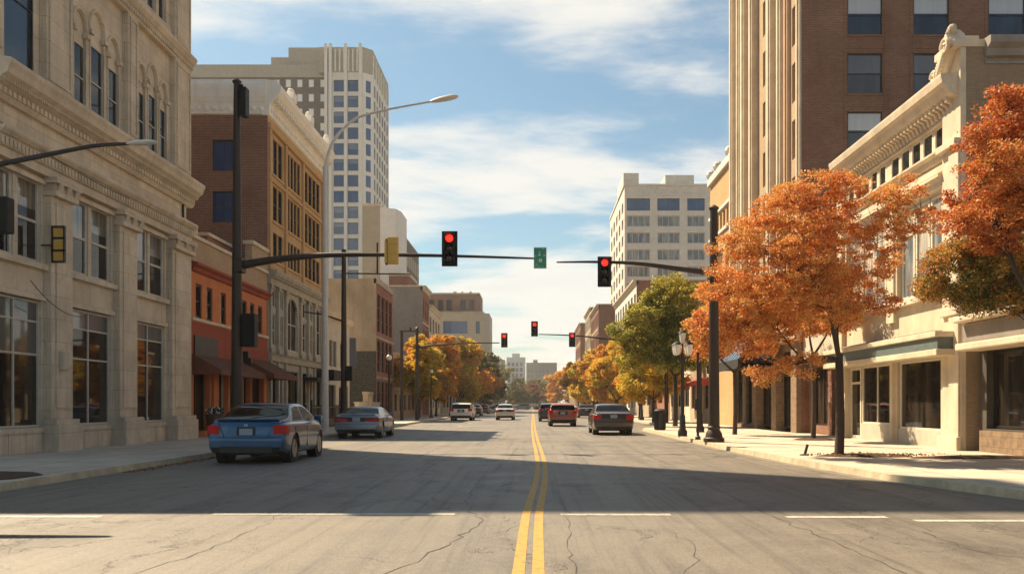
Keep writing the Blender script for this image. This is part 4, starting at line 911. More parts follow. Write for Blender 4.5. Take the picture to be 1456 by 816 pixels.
def brick_tower():
    t = thing('brick_tower', 'tall brown brick tower with a fluted cream street front behind the cream classical building', 'building', (XR, 46, 0))
    S = Fr('y', 39.3, -1); F = Fr('x', XR, -1); H = 41.5; Y0, Y1 = 39.3, 52.6
    cols = [(14.05, 15.62), (17.0, 18.6), (20.35, 22.0), (23.7, 25.3), (27.0, 28.6)]
    rows = [15.3+2.61*j for j in range(-3, 9)]
    ops = [(a, b, z, z+1.78) for a, b in cols for z in rows]
    m = MB(); m.wall(S, XR, 34, 0, H, ops, .14); m.build('side_wall', 'brick_brown', t)
    k = 0
    for o in ops:
        window(t, S, *o, .1, 1, 2, .05, 'dark_frame', 'glass_brick', (.45, .5, .45, .18)[(k*7) % 4] if k % 12 < 7 else .45, 'blind_cool' if k % 3 else 'blind_grey', zs=[.5]); k += 1
    tr = MB()
    for a, b in cols:
        for z in rows: tr.fb(S, a-.05, b+.05, z-.1, z-.005, 0, .045); tr.fb(S, a-.06, b+.06, z-.62, z-.22, 0, .018); tr.fb(S, a-.05, b+.05, z+1.785, z+1.86, 0, .03)
        tr.fb(S, a-.16, a-.08, 5, H, 0, .025); tr.fb(S, b+.08, b+.16, 5, H, 0, .025)
    tr.build('brick_trim', 'brick_brown', t)
    # street face: cream piers of several depths with shadowed slots between them
    m = MB(); m.wall(F, Y0, Y1, 4.9, H, [(40.0, 40.75, z, z+1.78) for z in rows if z > 5.2]+[(44.9, 45.9, z, z+1.78) for z in rows if z > 5.2]+[(49.5, 50.3, z, z+1.78) for z in rows if z > 5.2], .5); m.build('street_wall', 'brick_tan', t)
    for z in rows:
        if z > 5.2:
            for a, b in ((40.0, 40.75), (44.9, 45.9), (49.5, 50.3)): window(t, F, a, b, z, z+1.78, .4, 1, 2, .06, 'dark_frame', 'glass', .5, 'drapes_pale')
    for a, b, d in ((39.32, 39.8, .1), (41.0, 41.5, .16), (41.75, 42.25, .3), (43.3, 43.85, .34), (44.15, 44.7, .16), (46.9, 47.5, .34), (47.9, 48.25, .16), (48.6, 49.25, .38), (50.5, 51.0, .2), (51.3, 51.9, .4), (52.1, 52.6, .22)):
        p = MB(); p.fb(F, a, b, 4.9, H, 0, d); p.fb(F, a+.15, b-.15, 4.9, H, d, d+.07); p.build('pier', 'pink_stone' if d == .16 else 'cream_stone', t)
    # ground floor: stone columns, dark entrances
    g = MB(); g.wall(F, Y0, Y1, 0, 4.9, [(40.3, 42.6, .13, 3.9), (43.6, 46.4, .13, 3.9), (47.4, 49.6, .3, 3.9), (50.4, 52.0, .3, 3.9)], .3); g.build('ground_floor', 'rough_stone', t)
    for a, b in ((40.3, 42.6), (43.6, 46.4), (47.4, 49.6), (50.4, 52.0)): window(t, F, a, b, .3, 3.85, .22, 3, 1, .08, 'dark_frame', 'glass_black', zs=[.7], name='shop_window')
    for a, b in ((39.34, 40.2), (42.65, 43.5), (46.5, 47.3)): g = MB(); g.fb(F, a, b, .13, 3.9, 0, .22); g.build('column', 'rough_stone', t)
    g = MB(); g.mold(F, Y0, Y1, [(0, 4.3), (.3, 4.35), (.34, 4.7), (.5, 4.8), (.5, 4.9), (0, 4.95)]); g.build('belt_course', 'cream_stone', t)
    g = MB(); P = F.P
    g.add([P(42.4,5.6,.48), P(49.8,5.6,.48), P(49.8,3.6,2.1), P(42.4,3.6,2.1)], [(0,1,2,3)]); g.add([P(42.4,5.6,.48), P(42.4,3.6,2.1), P(42.4,3.6,.48)], [(0,1,2)]); g.add([P(49.8,5.6,.48), P(49.8,3.6,2.1), P(49.8,3.6,.48)], [(0,1,2)])
    for i in range(12):
        u = 42.4+i*.672; g.tube([P(u,5.6,.49), P(u,3.6,2.11)], .025, 4)
    g.build('awning', 'awning_blue', t, recalc=False)
    g = MB(); g.fb(F, 42.3, 49.9, 3.15, 3.6, 2.0, 2.15); g.fb(F, 42.3, 42.38, 3.15, 3.6, .3, 2.0); g.fb(F, 42.3, 49.9, 3.3, 3.4, .3, 2.0); g.build('awning_valance', 'awning_dark', t)
    shell(t, XR, 34, Y0, Y1, H, 'brick_brown', 'WS', par=.5)
    # link building between the tower and the classical front
    l = thing('link_shop', 'narrow dark shopfront recessed between the classical building and the brick tower', 'building', (XR, 37, 0))
    G = Fr('x', XR+.3, -1)
    m = MB(); m.wall(G, 34.35, 39.25, 0, 6.2, [(34.8, 36.2, .13, 3.0), (36.7, 38.9, .5, 3.0)], .3); m.build('facade', 'brick_brown', l)
    window(l, G, 34.8, 36.2, .15, 2.98, .25, 1, 1, .09, 'dark_frame', 'glass_black', zs=[.78], name='door'); window(l, G, 36.7, 38.9, .5, 2.98, .25, 2, 1, .09, 'dark_frame', 'glass_shop', name='shop_window')
    m = MB(); m.fb(G, 34.4, 39.2, 3.2, 4.4, 0, .25); m.build('fascia', 'pale_wall', l); m = MB(); m.fb(G, 34.4, 39.2, 6.0, 6.3, -.1, .2); m.build('coping', 'cream_stone', l)
    shell(l, XR+.3, 30, 34.35, 39.25, 6.1, 'brick_brown', 'W')
brick_tower()

def buff_block():
    t = thing('buff_brick_block', 'orange buff brick building with rows of white framed windows beyond the fluted tower', 'building', (XR, 56, 0))
    F = Fr('x', XR, -1); Y0, Y1, H = 52.65, 59.6, 16.3
    ops = [(53.0+i*.95, 53.6+i*.95, 12.6, 13.6) for i in range(7)]+[(53.4+i*2.1, 54.9+i*2.1, z, z+2.1) for i in range(3) for z in (9.2, 5.8)]
    m = MB(); m.wall(F, Y0, Y1, 0, H, ops, .25); m.build('facade', 'brick_buff', t)
    for o in ops: window(t, F, *o, .2, 1 if o[1]-o[0] < 1 else 2, 2, .08, 'white_frame', 'glass_grey')
    m = MB(); m.fb(F, Y0, Y1, H-.2, H+.25, -.3, .2); m.fb(F, Y0, Y1, 13.75, 13.95, 0, .12); m.fb(F, Y0, Y1, 12.3, 12.5, 0, .12); m.fb(F, Y0, Y1, 8.7, 8.9, 0, .12)
    for u in (53.5, 57, 59.2): m.ball(F.P(u, H+.5, 0), .35, 6)
    m.build('trim', 'white_stone', t); shell(t, XR, 30, Y0, Y1, H, 'brick_buff', 'W')
buff_block()

def low_shops():
    # one shop after another behind the green tree
    spec = [(59.7, 67, 4.6, 'stucco_tan', 'pale shop with a red awning beyond the buff brick building', 'awning_red'), (67.1, 77, 5.2, 'cream_stone', 'cream single storey shop beyond the red awning', None), (77.1, 89, 6.5, 'brick_red', 'low red brick shop under the yellow trees', None), (89.1, 101.5, 5.6, 'stucco_tan', 'low tan shop nearest the white fronted building on the right', None)]
    for y0, y1, h, mt, lab, aw in spec:
        t = row_block('low_shop', lab, y0, y1, h, 14, mt, 'dark_frame', 'glass_shop', 3, 1, side=1, group='low shops on the right pavement', ww=.7, hh=.55)
        F = Fr('x', XR, -1)
        if aw:
            for k in range(2):
                a = y0+.3+k*3.4; b = a+3.1; g = MB(); P = F.P
                g.add([P(a,3.3,.05), P(b,3.3,.05), P(b,2.7,1.3), P(a,2.7,1.3)], [(0,1,2,3)]); g.quad(P(a,2.7,1.3), P(b,2.7,1.3), P(b,2.45,1.3), P(a,2.45,1.3)); g.add([P(a,3.3,.05), P(a,2.7,1.3), P(a,2.7,.05)], [(0,1,2)])
                g.build('awning', aw, t, recalc=False)
low_shops()

def white_block():
    t = thing('white_office_building', 'eight storey white office building with grouped blue windows beyond the green tree', 'building', (22, 160, 0))
    S = Fr('y', 150, -1); F = Fr('x', 15.6, -1); H = 38.6; ops = []
    for a, b in ((16.0, 19.95), (21.2, 25.0), (26.3, 29.3)):
        for j in range(8):
            z = 35.6-2.86*j; ops.append((a, b, z-1.0-(.15 if j == 0 else 0), z+.85+(.1 if j == 0 else 0)))
    m = MB(); m.wall(S, 15.6, 40, 0, H, ops, .35); m.build('front_wall', 'brick_cream', t)
    for i, o in enumerate(ops): window(t, S, *o, .28, 4 if o[1]-o[0] > 3.5 else 3, 1, .14, 'blue_frame' if i % 8 == 0 else 'white_frame', 'glass_grey' if i % 8 else 'glass_blue')
    sops = [(152+i*5.2, 155+i*5.2, 35.6-2.86*j-1, 35.6-2.86*j+.85) for i in range(5) for j in range(8)]
    m = MB(); m.wall(F, 150, 178, 0, H, sops, .35); m.build('side_wall', 'brick_cream', t)
    for o in sops: window(t, F, *o, .28, 3, 1, .14, 'white_frame', 'glass_grey')
    m = MB(); m.box(15.4, 18.0, 149.8, 160, H, 40.8); m.fb(S, 18.0, 40, H, H+.35, -.5, .3); m.fb(S, 18.2, 40, H-1.6, H-1.35, 0, .15); m.box(23, 28, 153, 160, H, 41.3); m.box(15.45, 40, 160, 178, H, H+.35); m.build('parapet', 'brick_cream', t)
    m = MB()
    for i in range(6): m.fb(S, 18.6+i*2.4, 19.7+i*2.4, H-1.2, H-.7, 0, .12)
    m.build('carved_panel', 'white_stone', t)
    shell(t, 15.6, 40, 150, 178, H, 'brick_cream', 'WS')
white_block()
row_block('white_front_block', 'white fronted building with a red brick end wall above the green tree', 102, 128.5, 15.8, 14, 'white_stone', 'dark_frame', 'glass_grey', 8, 4, 'brick_red', side=1)
row_block('dark_brick_block', 'dark brick building low beyond the white fronted building', 150.5, 171, 18.5, 12, 'brick_brown', 'dark_frame', 'glass', 6, 5, side=1, xf=11.2)
row_block('tan_far_block', 'small tan building showing between two dark brick ones on the right', 178, 198, 21, 10, 'stucco_tan', 'dark_frame', 'glass', 5, 5, side=1, xf=11.7)
row_block('far_brick_block', 'dark brick building at the far end of the right row', 208, 232, 20.6, 12, 'brick_brown', 'dark_frame', 'glass_grey', 6, 5, side=1, xf=11.2, side_wins=[(12.2, 14.5, 15.5, 17.5), (12.2, 14.5, 12, 14)])

row_block('end_right_shops', 'plain low tan row beyond the last dark brick building on the right', 233, 330, 9, 12, 'stucco_tan', 'dark_frame', 'glass', 20, 2, side=1)
# distant blocks at the end of the street
def far_blocks():
    spec = [(-17, -5, 560, 31.5, 'tower_white', 'pale stepped building closing the far end of the street', [(-13.5, -8.5, 34.0)]),
            (-4.6, 16, 590, 29.5, 'grey_stone', 'grey ribbed slab building closing the street beside the pale stepped one', [(0, 3, 31.5)]),
            (-38, -17.5, 540, 29.0, 'tower_tan', 'low tan building on the horizon behind the dark green trees', []),]
    for x0, x1, y, h, mt, lab, tops in spec:
        t = thing('distant_block', lab, 'building', ((x0+x1)/2, y, 0)); S = Fr('y', y, -1)
        ops = [(x0+.8+i*2.6, x0+2.4+i*2.6, 2+3.4*j, 4.3+3.4*j) for i in range(int((x1-x0-1)/2.6)) for j in range(int((h-3)/3.4))]
        m = MB(); m.wall(S, x0, x1, 0, h, ops, .4)
        for q in ops: m.fq(S, *q, -.39)
        for a, b, z in tops: m.box(a, b, y+1, y+10, h-.1, z)
        for i in range(int((x1-x0)/2.6)+1): m.fb(S, x0+2.6*i, x0+.5+2.6*i, 0, h, 0, .4)
        m.box(x0, x1, y+.5, y+18, 0, h); m.build('facade', mt, t)
        g = MB()
        for q in ops: g.fq(S, *q, -.3)
        g.build('glazing', 'glass_grey', t)
far_blocks()
# ------------------------------------------------------------------ STREET FURNITURE
def signal_head(loc, label, s=1., face=-1, group='traffic signal heads', side_on=False):
    t = thing('traffic_signal', label, 'traffic light', loc, group)
    x, y, z = loc; m = MB()
    m.box(x-.17*s, x+.17*s, y-.10*s, y+.12*s, z-.48*s, z+.48*s); m.build('housing', 'signal_black', t, bevel=.02*s)
    m = MB(); m.box(x-.25*s, x+.25*s, y+.02*s, y+.035*s, z-.56*s, z+.56*s); m.build('backplate', 'signal_black', t)
    for k, mt in enumerate(('red_light', 'lens_dark', 'lens_dark')):
        c = (x, y-.10*s, z+(.31-.31*k)*s); m = MB()
        m.lathe([(.12*s, -.012*s), (.118*s, -.02*s), (.08*s, -.035*s), (.01*s, -.042*s)], c, 18, axis='y'); o = m.build('lens', mt, t, smooth=True)
        if k == 0: o['label'] = 'lit red lens'
        v = MB(); n = 14; R0 = .135*s
        for i in range(n):
            a0 = R(-25+230*i/n); a1 = R(-25+230*(i+1)/n)
            def pt(a, yy): return (c[0]+R0*math.cos(a), yy, c[2]+R0*math.sin(a))
            d = lambda a: .22*s*(.45+.55*max(0, math.sin(a)))
            v.quad(pt(a0, c[1]), pt(a1, c[1]), pt(a1, c[1]-d(a1)), pt(a0, c[1]-d(a0)))
        v.build('visor', 'signal_black', t, recalc=False)
    return t
def curve(pts, n=8):
    P = [Vector(p) for p in pts]; out = []
    for i in range(len(P)-1):
        a, b, c, d = P[max(i-1, 0)], P[i], P[i+1], P[min(i+2, len(P)-1)]
        for k in range(n):
            t = k/n; out.append(.5*((2*b)+(c-a)*t+(2*a-5*b+4*c-d)*t*t+(3*b-a-3*c+d)*t**3))
    return out+[P[-1]]
def mast(name, label, base, h, r0, r1, arm, ra, mt='brown_metal', group=None, plinth=True, luminaire=None):
    t = thing(name, label, 'signal pole', (base[0], base[1], KH), group); x, y = base
    m = MB(); m.tube([(x, y, KH+i*(h-KH)/8) for i in range(9)], [r0+(r1-r0)*i/8 for i in range(9)], 14); m.build('pole', mt, t, smooth=True)
    if plinth:
        m = MB(); m.lathe([(.36, 0), (.36, .12), (.30, .16), (.27, .30), (.20, .42), (r0+.03, .5), (r0, .55)], (x, y, KH), 16); m.build('base', mt, t, smooth=True, angle=30)
    if arm:
        pts = curve(arm, 10); n = len(pts)
        m = MB(); m.tube(pts, [ra[0]+(ra[1]-ra[0])*i/(n-1) for i in range(n)], 10); m.box(arm[0][0]-.12, arm[0][0]+.12, y-.22, y+.22, arm[0][2]-.22, arm[0][2]+.22); m.build('arm', mt, t, smooth=True)
    m = MB(); m.lathe([(r1+.03, 0), (r1+.05, .05), (r1*.7, .12), (.02, .16)], (x, y, h), 12); m.build('cap', mt, t, smooth=True)
    return t
NL = 28.2
t = mast('signal_mast', 'tall dark signal pole behind the blue car with a long arm over the road', (-9.5, NL), 11.7, .20, .10,
     [(-9.4, NL, 5.85), (-8.6, NL, 6.0), (-7.6, NL, 6.12), (-6.0, NL, 6.2), (-3, NL, 6.17), (.1, NL, 6.08)], (.15, .03))
m = MB(); m.box(-9.34, -9.14, NL-.25, NL+.1, 10.6, 11.5); m.tube([(-9.5, NL, 11.6), (-9.3, NL-.05, 11.6)], .05, 6); m.build('camera_box', 'signal_black', t)
m = MB(); m.box(-9.28, -8.88, NL-.18, NL+.18, 3.25, 4.3); m.tube([(-9.5, NL, 4.1), (-9.2, NL, 4.1)], .03, 6); m.build('side_signal_box', 'signal_black', t)
t = mast('signal_mast', 'brown signal pole on a flared foot on the right pavement', (6.17, 30), 8.05, .20, .13,
     [(6.1, 30, 5.88), (5.0, 30, 6.02), (3.6, 30, 6.2), (2.2, 30, 6.26), (.8, 30, 6.25)], (.11, .025))
m = MB(); m.tube([(6.2, 30, 4.95), (6.6, 29.95, 4.98), (7.1, 29.9, 5.25)], [.035, .05, .07], 8); m.build('side_bracket', 'brown_metal', t)
signal_head((-2.66, NL-.2, 6.36), 'red signal head hanging from the long left arm over the road')
signal_head((2.42, 29.8, 5.9), 'red signal head on the arm reaching out from the right pole', .92)
# green plate on the arm end with small pale marks
t = thing('green_sign', 'small green upright sign plate with pale marks at the tip of the left arm', 'sign', (.225, NL-.1, 6.08))
m = MB(); m.box(.02, .43, NL-.12, NL-.095, 5.74, 6.42); m.build('plate', 'sign_green', t)
m = MB(); yb = NL-.124
for a in ((.02, .43, 6.40, 6.42), (.02, .43, 5.74, 5.755), (.02, .032, 5.755, 6.40), (.418, .43, 5.755, 6.40), (.06, .10, 6.13, 6.15), (.33, .39, 6.15, 6.17), (.30, .36, 6.36, 6.37), (.20, .22, 6.24, 6.29), (.17, .21, 6.16, 6.20), (.08, .14, 5.86, 5.875), (.06, .09, 5.80, 5.82), (.14, .16, 5.78, 5.82), (.2, .22, 5.78, 5.80), (.28, .34, 5.79, 5.80)):
    m.box(a[0], a[1], yb-.004, yb+.004, a[2], a[3])
m.lathe([(.055, -.005), (.055, .004)], (.235, yb, 6.0), 18, axis='y'); m.lathe([(.04, -.004), (.04, .004)], (.20, yb, 6.175), 8, axis='y')
m.build('marks', 'sign_white', t)
m = MB(); m.lathe([(.03, -.009), (.03, -.004)], (.235, yb, 6.0), 14, axis='y'); m.build('disc', 'sign_yellow', t)
# yellow signal seen from behind, hung on the left arm
t = thing('yellow_signal', 'yellow signal head seen from behind on the left arm before the tan block', 'traffic light', (-4.46, NL-.1, 6.3), None)
m = MB(); m.box(-4.63, -4.29, NL-.30, NL-.13, 5.86, 6.72); m.build('housing', 'sign_yellow', t, bevel=.03)
m = MB()
for z in (5.93, 6.22, 6.50): m.box(-4.60, -4.32, NL-.325, NL-.302, z, z+.21)
m.box(-4.72, -4.64, NL-.3, NL-.13, 5.9, 6.6); m.build('door_panel', 'sign_yellow', t, bevel=.02)
m = MB(); m.box(-4.69, -4.64, NL-.28, NL-.14, 5.84, 6.66); m.build('edge', 'dark_frame', t)
# far signal masts
t = thing('utility_pole', 'slim dark pole with a short crossbar among the left trees', 'pole', (-10.75, 72, KH))
m = MB(); m.tube([(-10.75, 72, KH), (-10.75, 72, 7.4)], [.15, .11], 10); m.build('shaft', 'brown_metal', t, smooth=True)
m = MB(); m.box(-10.95, -9.3, 71.95, 72.05, 7.35, 7.45); m.box(-10.1, -9.95, 71.93, 71.99, 7.45, 7.7); m.build('crossbar', 'brown_metal', t)
# unseen mast added left of the picture so its arm shades the crossing
mast('signal_mast', 'added unseen mast beyond the left edge, casting a streak on the crossing', (-13.2, 12.4), 6.4, .2, .15, [(-13.1, 12.4, 5.3), (-11, 12.4, 5.42), (-9, 12.4, 5.45), (-7.9, 12.4, 5.45)], (.24, .06))
m = MB(); m.box(-13.0, -10.2, 12.38, 12.44, 4.75, 5.75); tag(m.build('shadow_panel', 'sign_green'), 'added unseen panel on the mast outside the left edge, widening its shadow', 'sign')  # panel added out of view to thicken the arm's shadow
t = mast('signal_mast', 'far dark signal pole under the orange trees on the left', (-9.5, 72), 7.6, .17, .12, [(-9.4, 72, 6.05), (-8.5, 72, 6.2), (-6, 72, 6.4), (-2.75, 72, 6.45)], (.11, .04), plinth=False)
signal_head((-2.35, 71.8, 6.65), 'small red signal head at the tip of the far left arm', 1.05)
t = mast('signal_mast', 'far dark signal pole hidden in the trees on the right', (9.4, 62), 7.2, .15, .1, [(9.3, 62, 5.75), (6, 62, 5.95), (3, 62, 6.25), (.4, 62, 6.35)], (.09, .03), plinth=False)
signal_head((.1, 61.8, 6.72), 'small red signal head at the tip of the far right arm', .95)
signal_head((2.75, 61.8, 5.95), 'small red signal head midway along the far right arm', .9)

def lamp_arm_pole(label, base, h, r, arm, lamp_len, mt, cat='street light', group='arched street lights'):
    t = thing('street_lamp', label, cat, (base[0], base[1], KH), group); x, y = base
    m = MB(); m.tube([(x, y, KH+i*(h-KH)/6) for i in range(7)], [r*(1.25-.5*i/6) for i in range(7)], 12); m.build('pole', mt, t, smooth=True)
    pts = curve(arm, 8); m = MB(); m.tube(pts, [r*.62-.3*r*i/(len(pts)-1) for i in range(len(pts))], 8); m.build('arm', mt, t, smooth=True)
    e = Vector(arm[-1]); d = (Vector(arm[-1])-Vector(arm[-2])).normalized(); l = lamp_len
    m = MB(); prof = [(0, .05, .03), (.12, .10, .06), (.35, .15, .085), (.7, .16, .09), (.92, .12, .06), (1.0, .04, .02)]; vs = []
    for f, w, h_ in prof:
        c = e+d*(l*f-.05)
        for k in range(12):
            a = 2*math.pi*k/12; vs.append((c.x, c.y+w*l*1.1*math.cos(a), c.z+h_*l*math.sin(a)*(1.15 if math.sin(a) > 0 else .8)))
    m.add(vs, [(i*12+k, i*12+(k+1) % 12, (i+1)*12+(k+1) % 12, (i+1)*12+k) for i in range(5) for k in range(12)]+[tuple(range(12))[::-1], tuple(60+k for k in range(12))]); m.build('lamp_head', 'grey_metal', t, smooth=True)
    return t
lamp_arm_pole('tall pale street light arching over the road beside the brick building', (-9.8, 41.4), 12.6, .14, [(-9.8, 41.4, 12.5), (-9.45, 41.4, 13.7), (-8.5, 41.4, 14.75), (-7.2, 41.4, 15.2), (-4.8, 41.4, 15.65)], 1.35, 'grey_metal')
lamp_arm_pole('dark arm with a pale lamp head reaching in from the left edge', (-9.95, 16), 6.3, .09, [(-9.95, 16, 5.72), (-8.9, 16, 5.93), (-8.0, 16, 6.10), (-7.35, 16, 6.14)], .55, 'black_metal')
t = thing('pedestrian_signal', 'black pedestrian signal box cut by the left edge of the picture', 'traffic light', (-9.6, 15.9, 4.5))
m = MB(); m.box(-9.84, -9.40, 15.7, 15.95, 4.48, 5.12); m.build('housing', 'signal_black', t, bevel=.02); m = MB(); m.box(-9.95, -9.74, 15.86, 15.9, 4.3, 4.34); m.box(-9.95, -9.74, 15.86, 15.9, 4.55, 4.59); m.build('bracket', 'black_metal', t)
t = thing('panel_sign', 'hanging dark frame with three yellow panels on the cream stone pilaster', 'sign', (-12.74, 23.6, 5.7))
m = MB()
for a in ((-12.92, -12.56, 6.14, 6.19), (-12.92, -12.56, 5.20, 5.25), (-12.92, -12.56, 5.50, 5.55), (-12.92, -12.56, 5.83, 5.88), (-12.92, -12.88, 5.25, 6.14), (-12.60, -12.56, 5.25, 6.14)): m.box(a[0], a[1], 23.56, 23.64, a[2], a[3])
m.box(-13.2, -12.93, 23.58, 23.62, 5.65, 5.69); m.build('frame', 'dark_frame', t)
for z in (5.26, 5.56, 5.89):
    m = MB(); m.box(-12.875, -12.605, 23.58, 23.62, z, z+.24); m.build('panel', 'sign_yellow', t, bevel=.01)
# plain dark utility pole with light arm
t = thing('utility_pole', 'dark pole with a thin arm behind the silver coupe', 'pole', (-9.6, 44.6, KH))
m = MB(); m.tube([(-9.6, 44.6, KH), (-9.6, 44.6, 9.25)], [.17, .11], 12); m.build('shaft', 'brown_metal', t, smooth=True)
m = MB(); m.tube([(-9.6, 44.6, 5.6), (-10.6, 44.6, 5.95), (-11.6, 44.6, 6.1)], [.05, .04, .03], 6); m.tube([(-9.6, 44.6, 8.05), (-6.2, 44.6, 8.0)], .035, 6); m.tube([(-7.9, 44.6, 8.02), (-7.9, 44.6, 9.6)], .05, 6); m.build('arm', 'brown_metal', t)
m = MB(); m.box(-9.45, -9.15, 44.4, 44.75, 2.6, 3.35); m.build('control_box', 'signal_black', t)

def globe_lamp(label, loc, h=3.6, group='globe lamps along the pavements', big=False):
    t = thing('globe_lamp', label, 'street light', (loc[0], loc[1], KH), group); x, y = loc
    m = MB(); m.lathe([(.19, 0), (.19, .2), (.13, .3), (.11, .8), (.075, .9), (.065, h-.15), (.09, h-.1), (.05, h)], (x, y, KH), 12); m.build('post', 'black_metal', t, smooth=True)
    if big:
        a = MB(); L_ = []
        for k in range(4):
            an = R(45+90*k); cx, cy = x+.34*math.cos(an), y+.34*math.sin(an); a.tube(curve([(x, y, KH+h-.25), (x+.2*math.cos(an), y+.2*math.sin(an), KH+h-.35), (cx, cy, KH+h-.12)], 4), .018, 6); L_.append((cx, cy, KH+h-.1))
        L_.append((x, y, KH+h+.38)); a.tube([(x, y, KH+h), (x, y, KH+h+.4)], .03, 6); a.build('arms', 'black_metal', t)
        for c in L_:
            q = MB(); q.lathe([(.06, 0), (.10, .05), (.145, .38), (.15, .4)], c, 8); o = q.build('lantern', 'lamp_globe', t)
            q = MB(); q.lathe([(.17, .40), (.12, .48), (.04, .53), (.015, .6)], c, 8); q.build('cap', 'black_metal', o)
    else:
        q = MB(); q.ball((x, y, KH+h+.17), .19, 10); q.build('globe', 'lamp_globe', t, smooth=True)
        q = MB(); q.lathe([(.1, 0), (.07, .06), (.02, .12)], (x, y, KH+h+.35), 8); q.build('cap', 'black_metal', t)
    return t
globe_lamp('cluster lamp post with five pale lanterns nearest the brown signal pole', (6.0, 35.3), 3.35, 'cluster lamps on the right pavement', True)
globe_lamp('second cluster lamp post with pale lanterns half hidden in the orange tree', (7.7, 40.5), 4.6, 'cluster lamps on the right pavement', True)
gl = globe_lamp('globe lamp post beside the warehouse at the left kerb', (-9.5, 58), 4.2)
for p, lb in (((-9.5, 82), 'globe lamp before the red brick warehouse front'), ((-9.4, 100), 'globe lamp under the yellow green left tree'), ((-9.4, 124), 'globe lamp by the parked white van'), ((-9.4, 150), 'small distant globe lamp on the left pavement'), ((8.9, 72), 'globe lamp under the first yellow tree on the right'), ((8.9, 95), 'globe lamp under the yellow trees on the right'), ((8.9, 122), 'small distant globe lamp on the right pavement')):
    dup(gl, (p[0], p[1], KH), lb)
t = thing('dark_post', 'slim dark post with a small box beside the brown signal pole', 'post', (5.98, 31.9, KH))
m = MB(); m.tube([(5.98, 31.9, KH), (5.98, 31.9, 3.3)], .05, 10); m.build('shaft', 'black_metal', t, smooth=True); m = MB(); m.box(5.86, 6.1, 31.82, 31.98, 1.2, 1.6); m.lathe([(.1, 0), (.1, .1), (.06, .14)], (5.98, 31.9, KH), 10); m.build('box', 'black_metal', t)
t = thing('litter_bin', 'dark slatted litter bin by the right kerb near the brown sedan', 'bin', (6.35, 44, KH))
m = MB()
m.lathe([(.24, 0), (.26, .03), (.26, .9), (.23, .92)], (6.35, 44, KH), 16)
for i in range(16): a = 2*math.pi*i/16; m.tube([(6.35+.28*math.cos(a), 44+.28*math.sin(a), KH+.03), (6.35+.28*math.cos(a), 44+.28*math.sin(a), KH+.9)], .02, 4)
m.build('body', 'black_metal', t); m = MB(); m.lathe([(.3, 0), (.3, .05), (.2, .12), (.1, .14)], (6.35, 44, KH+.92), 16); m.build('lid', 'black_metal', t, smooth=True)
t = thing('leaning_stub_post', 'short leaning dark stub post in the pavement near the orange tree', 'post', (6.85, 22.1, KH))
m = MB(); m.tube([(6.82, 22.1, KH-.02), (6.90, 22.1, KH+.27)], .035, 8); m.build('shaft', 'brown_metal', t); m = MB(); m.lathe([(.12, 0), (.12, .02), (.05, .03)], (6.82, 22.1, KH), 10); m.build('foot', 'brown_metal', t)
# service cables
def cable(label, a, b, sag, r=.012):
    m = MB(); m.tube([Vector(a).lerp(Vector(b), i/16)-Vector((0, 0, sag*4*(i/16)*(1-i/16))) for i in range(17)], r, 4)
    o = m.build('cable', 'black_metal'); tag(o, label, 'cable'); return o
cable('thin black cable slung along the cream stone frieze', (-12.8, 21, 8.2), (-12.85, 28, 7.95), .12)
cable('loose black cable sagging between the ground floor pilasters', (-12.75, 22.3, 4.55), (-12.82, 25.1, 3.9), .25)
# ------------------------------------------------------------------ TREES
leaf('leaf_orange', [(.46, .11, .03), (.72, .26, .06), (.85, .41, .11), (.68, .46, .13)], .32, .9)
leaf('leaf_red', [(.34, .05, .02), (.54, .13, .035), (.70, .25, .06), (.60, .34, .09)], .32, .8)
leaf('leaf_turning', [(.70, .24, .06), (.60, .30, .06), (.24, .22, .05), (.08, .12, .03)], .4, .9)
leaf('leaf_green', [(.07, .12, .018), (.16, .20, .03), (.40, .35, .05), (.70, .52, .08)], .4, .45)
leaf('leaf_yellow', [(.72, .33, .03), (.80, .50, .055), (.60, .48, .06), (.26, .28, .04)], .45, .4)
leaf('leaf_amber', [(.60, .16, .02), (.76, .33, .04), (.74, .46, .05), (.30, .26, .04)], .4, .35)
leaf('leaf_olive', [(.10, .075, .018), (.075, .09, .02), (.15, .15, .03), (.38, .26, .04)], .35, .3)
leaf('leaf_dry', [(.34, .07, .02), (.40, .14, .03), (.20, .13, .04), (.10, .09, .03)], .3, .5)
def leaves_mesh(name, centers, rad, per, size, rs, flat=.7, droop=0.):
    """per small folded leaves round each clump centre"""
    n = len(centers)*per; c = np.repeat(centers, per, axis=0); rr = np.repeat(rad, per)
    d = rs.normal(size=(n, 3)); d /= np.linalg.norm(d, axis=1, keepdims=True); r = rs.random(n)**.45
    p = c+d*(r*rr)[:, None]*np.array([1, 1, flat])
    p[:, 2] -= droop*r*rr
    nm = rs.normal(size=(n, 3)); nm[:, 2] = np.abs(nm[:, 2])*1.1+.2; nm /= np.linalg.norm(nm, axis=1, keepdims=True)
    t = np.cross(nm, rs.normal(size=(n, 3))); t /= np.linalg.norm(t, axis=1, keepdims=True); b = np.cross(nm, t)
    s = size*rs.uniform(.6, 1.35, n)[:, None]
    v = np.empty((n, 4, 3)); v[:, 0] = p-t*s; v[:, 1] = p-b*s*.55+nm*s*.12; v[:, 2] = p+t*s; v[:, 3] = p+b*s*.55+nm*s*.12
    me = bpy.data.meshes.new(name); me.vertices.add(n*4); me.vertices.foreach_set('co', v.reshape(-1).astype(np.float32))
    me.loops.add(n*4); me.loops.foreach_set('vertex_index', np.arange(n*4, dtype=np.int32))
    me.polygons.add(n); me.polygons.foreach_set('loop_start', np.arange(0, n*4, 4, dtype=np.int32)); me.polygons.foreach_set('loop_total', np.full(n, 4, np.int32))
    me.update(calc_edges=True); return me
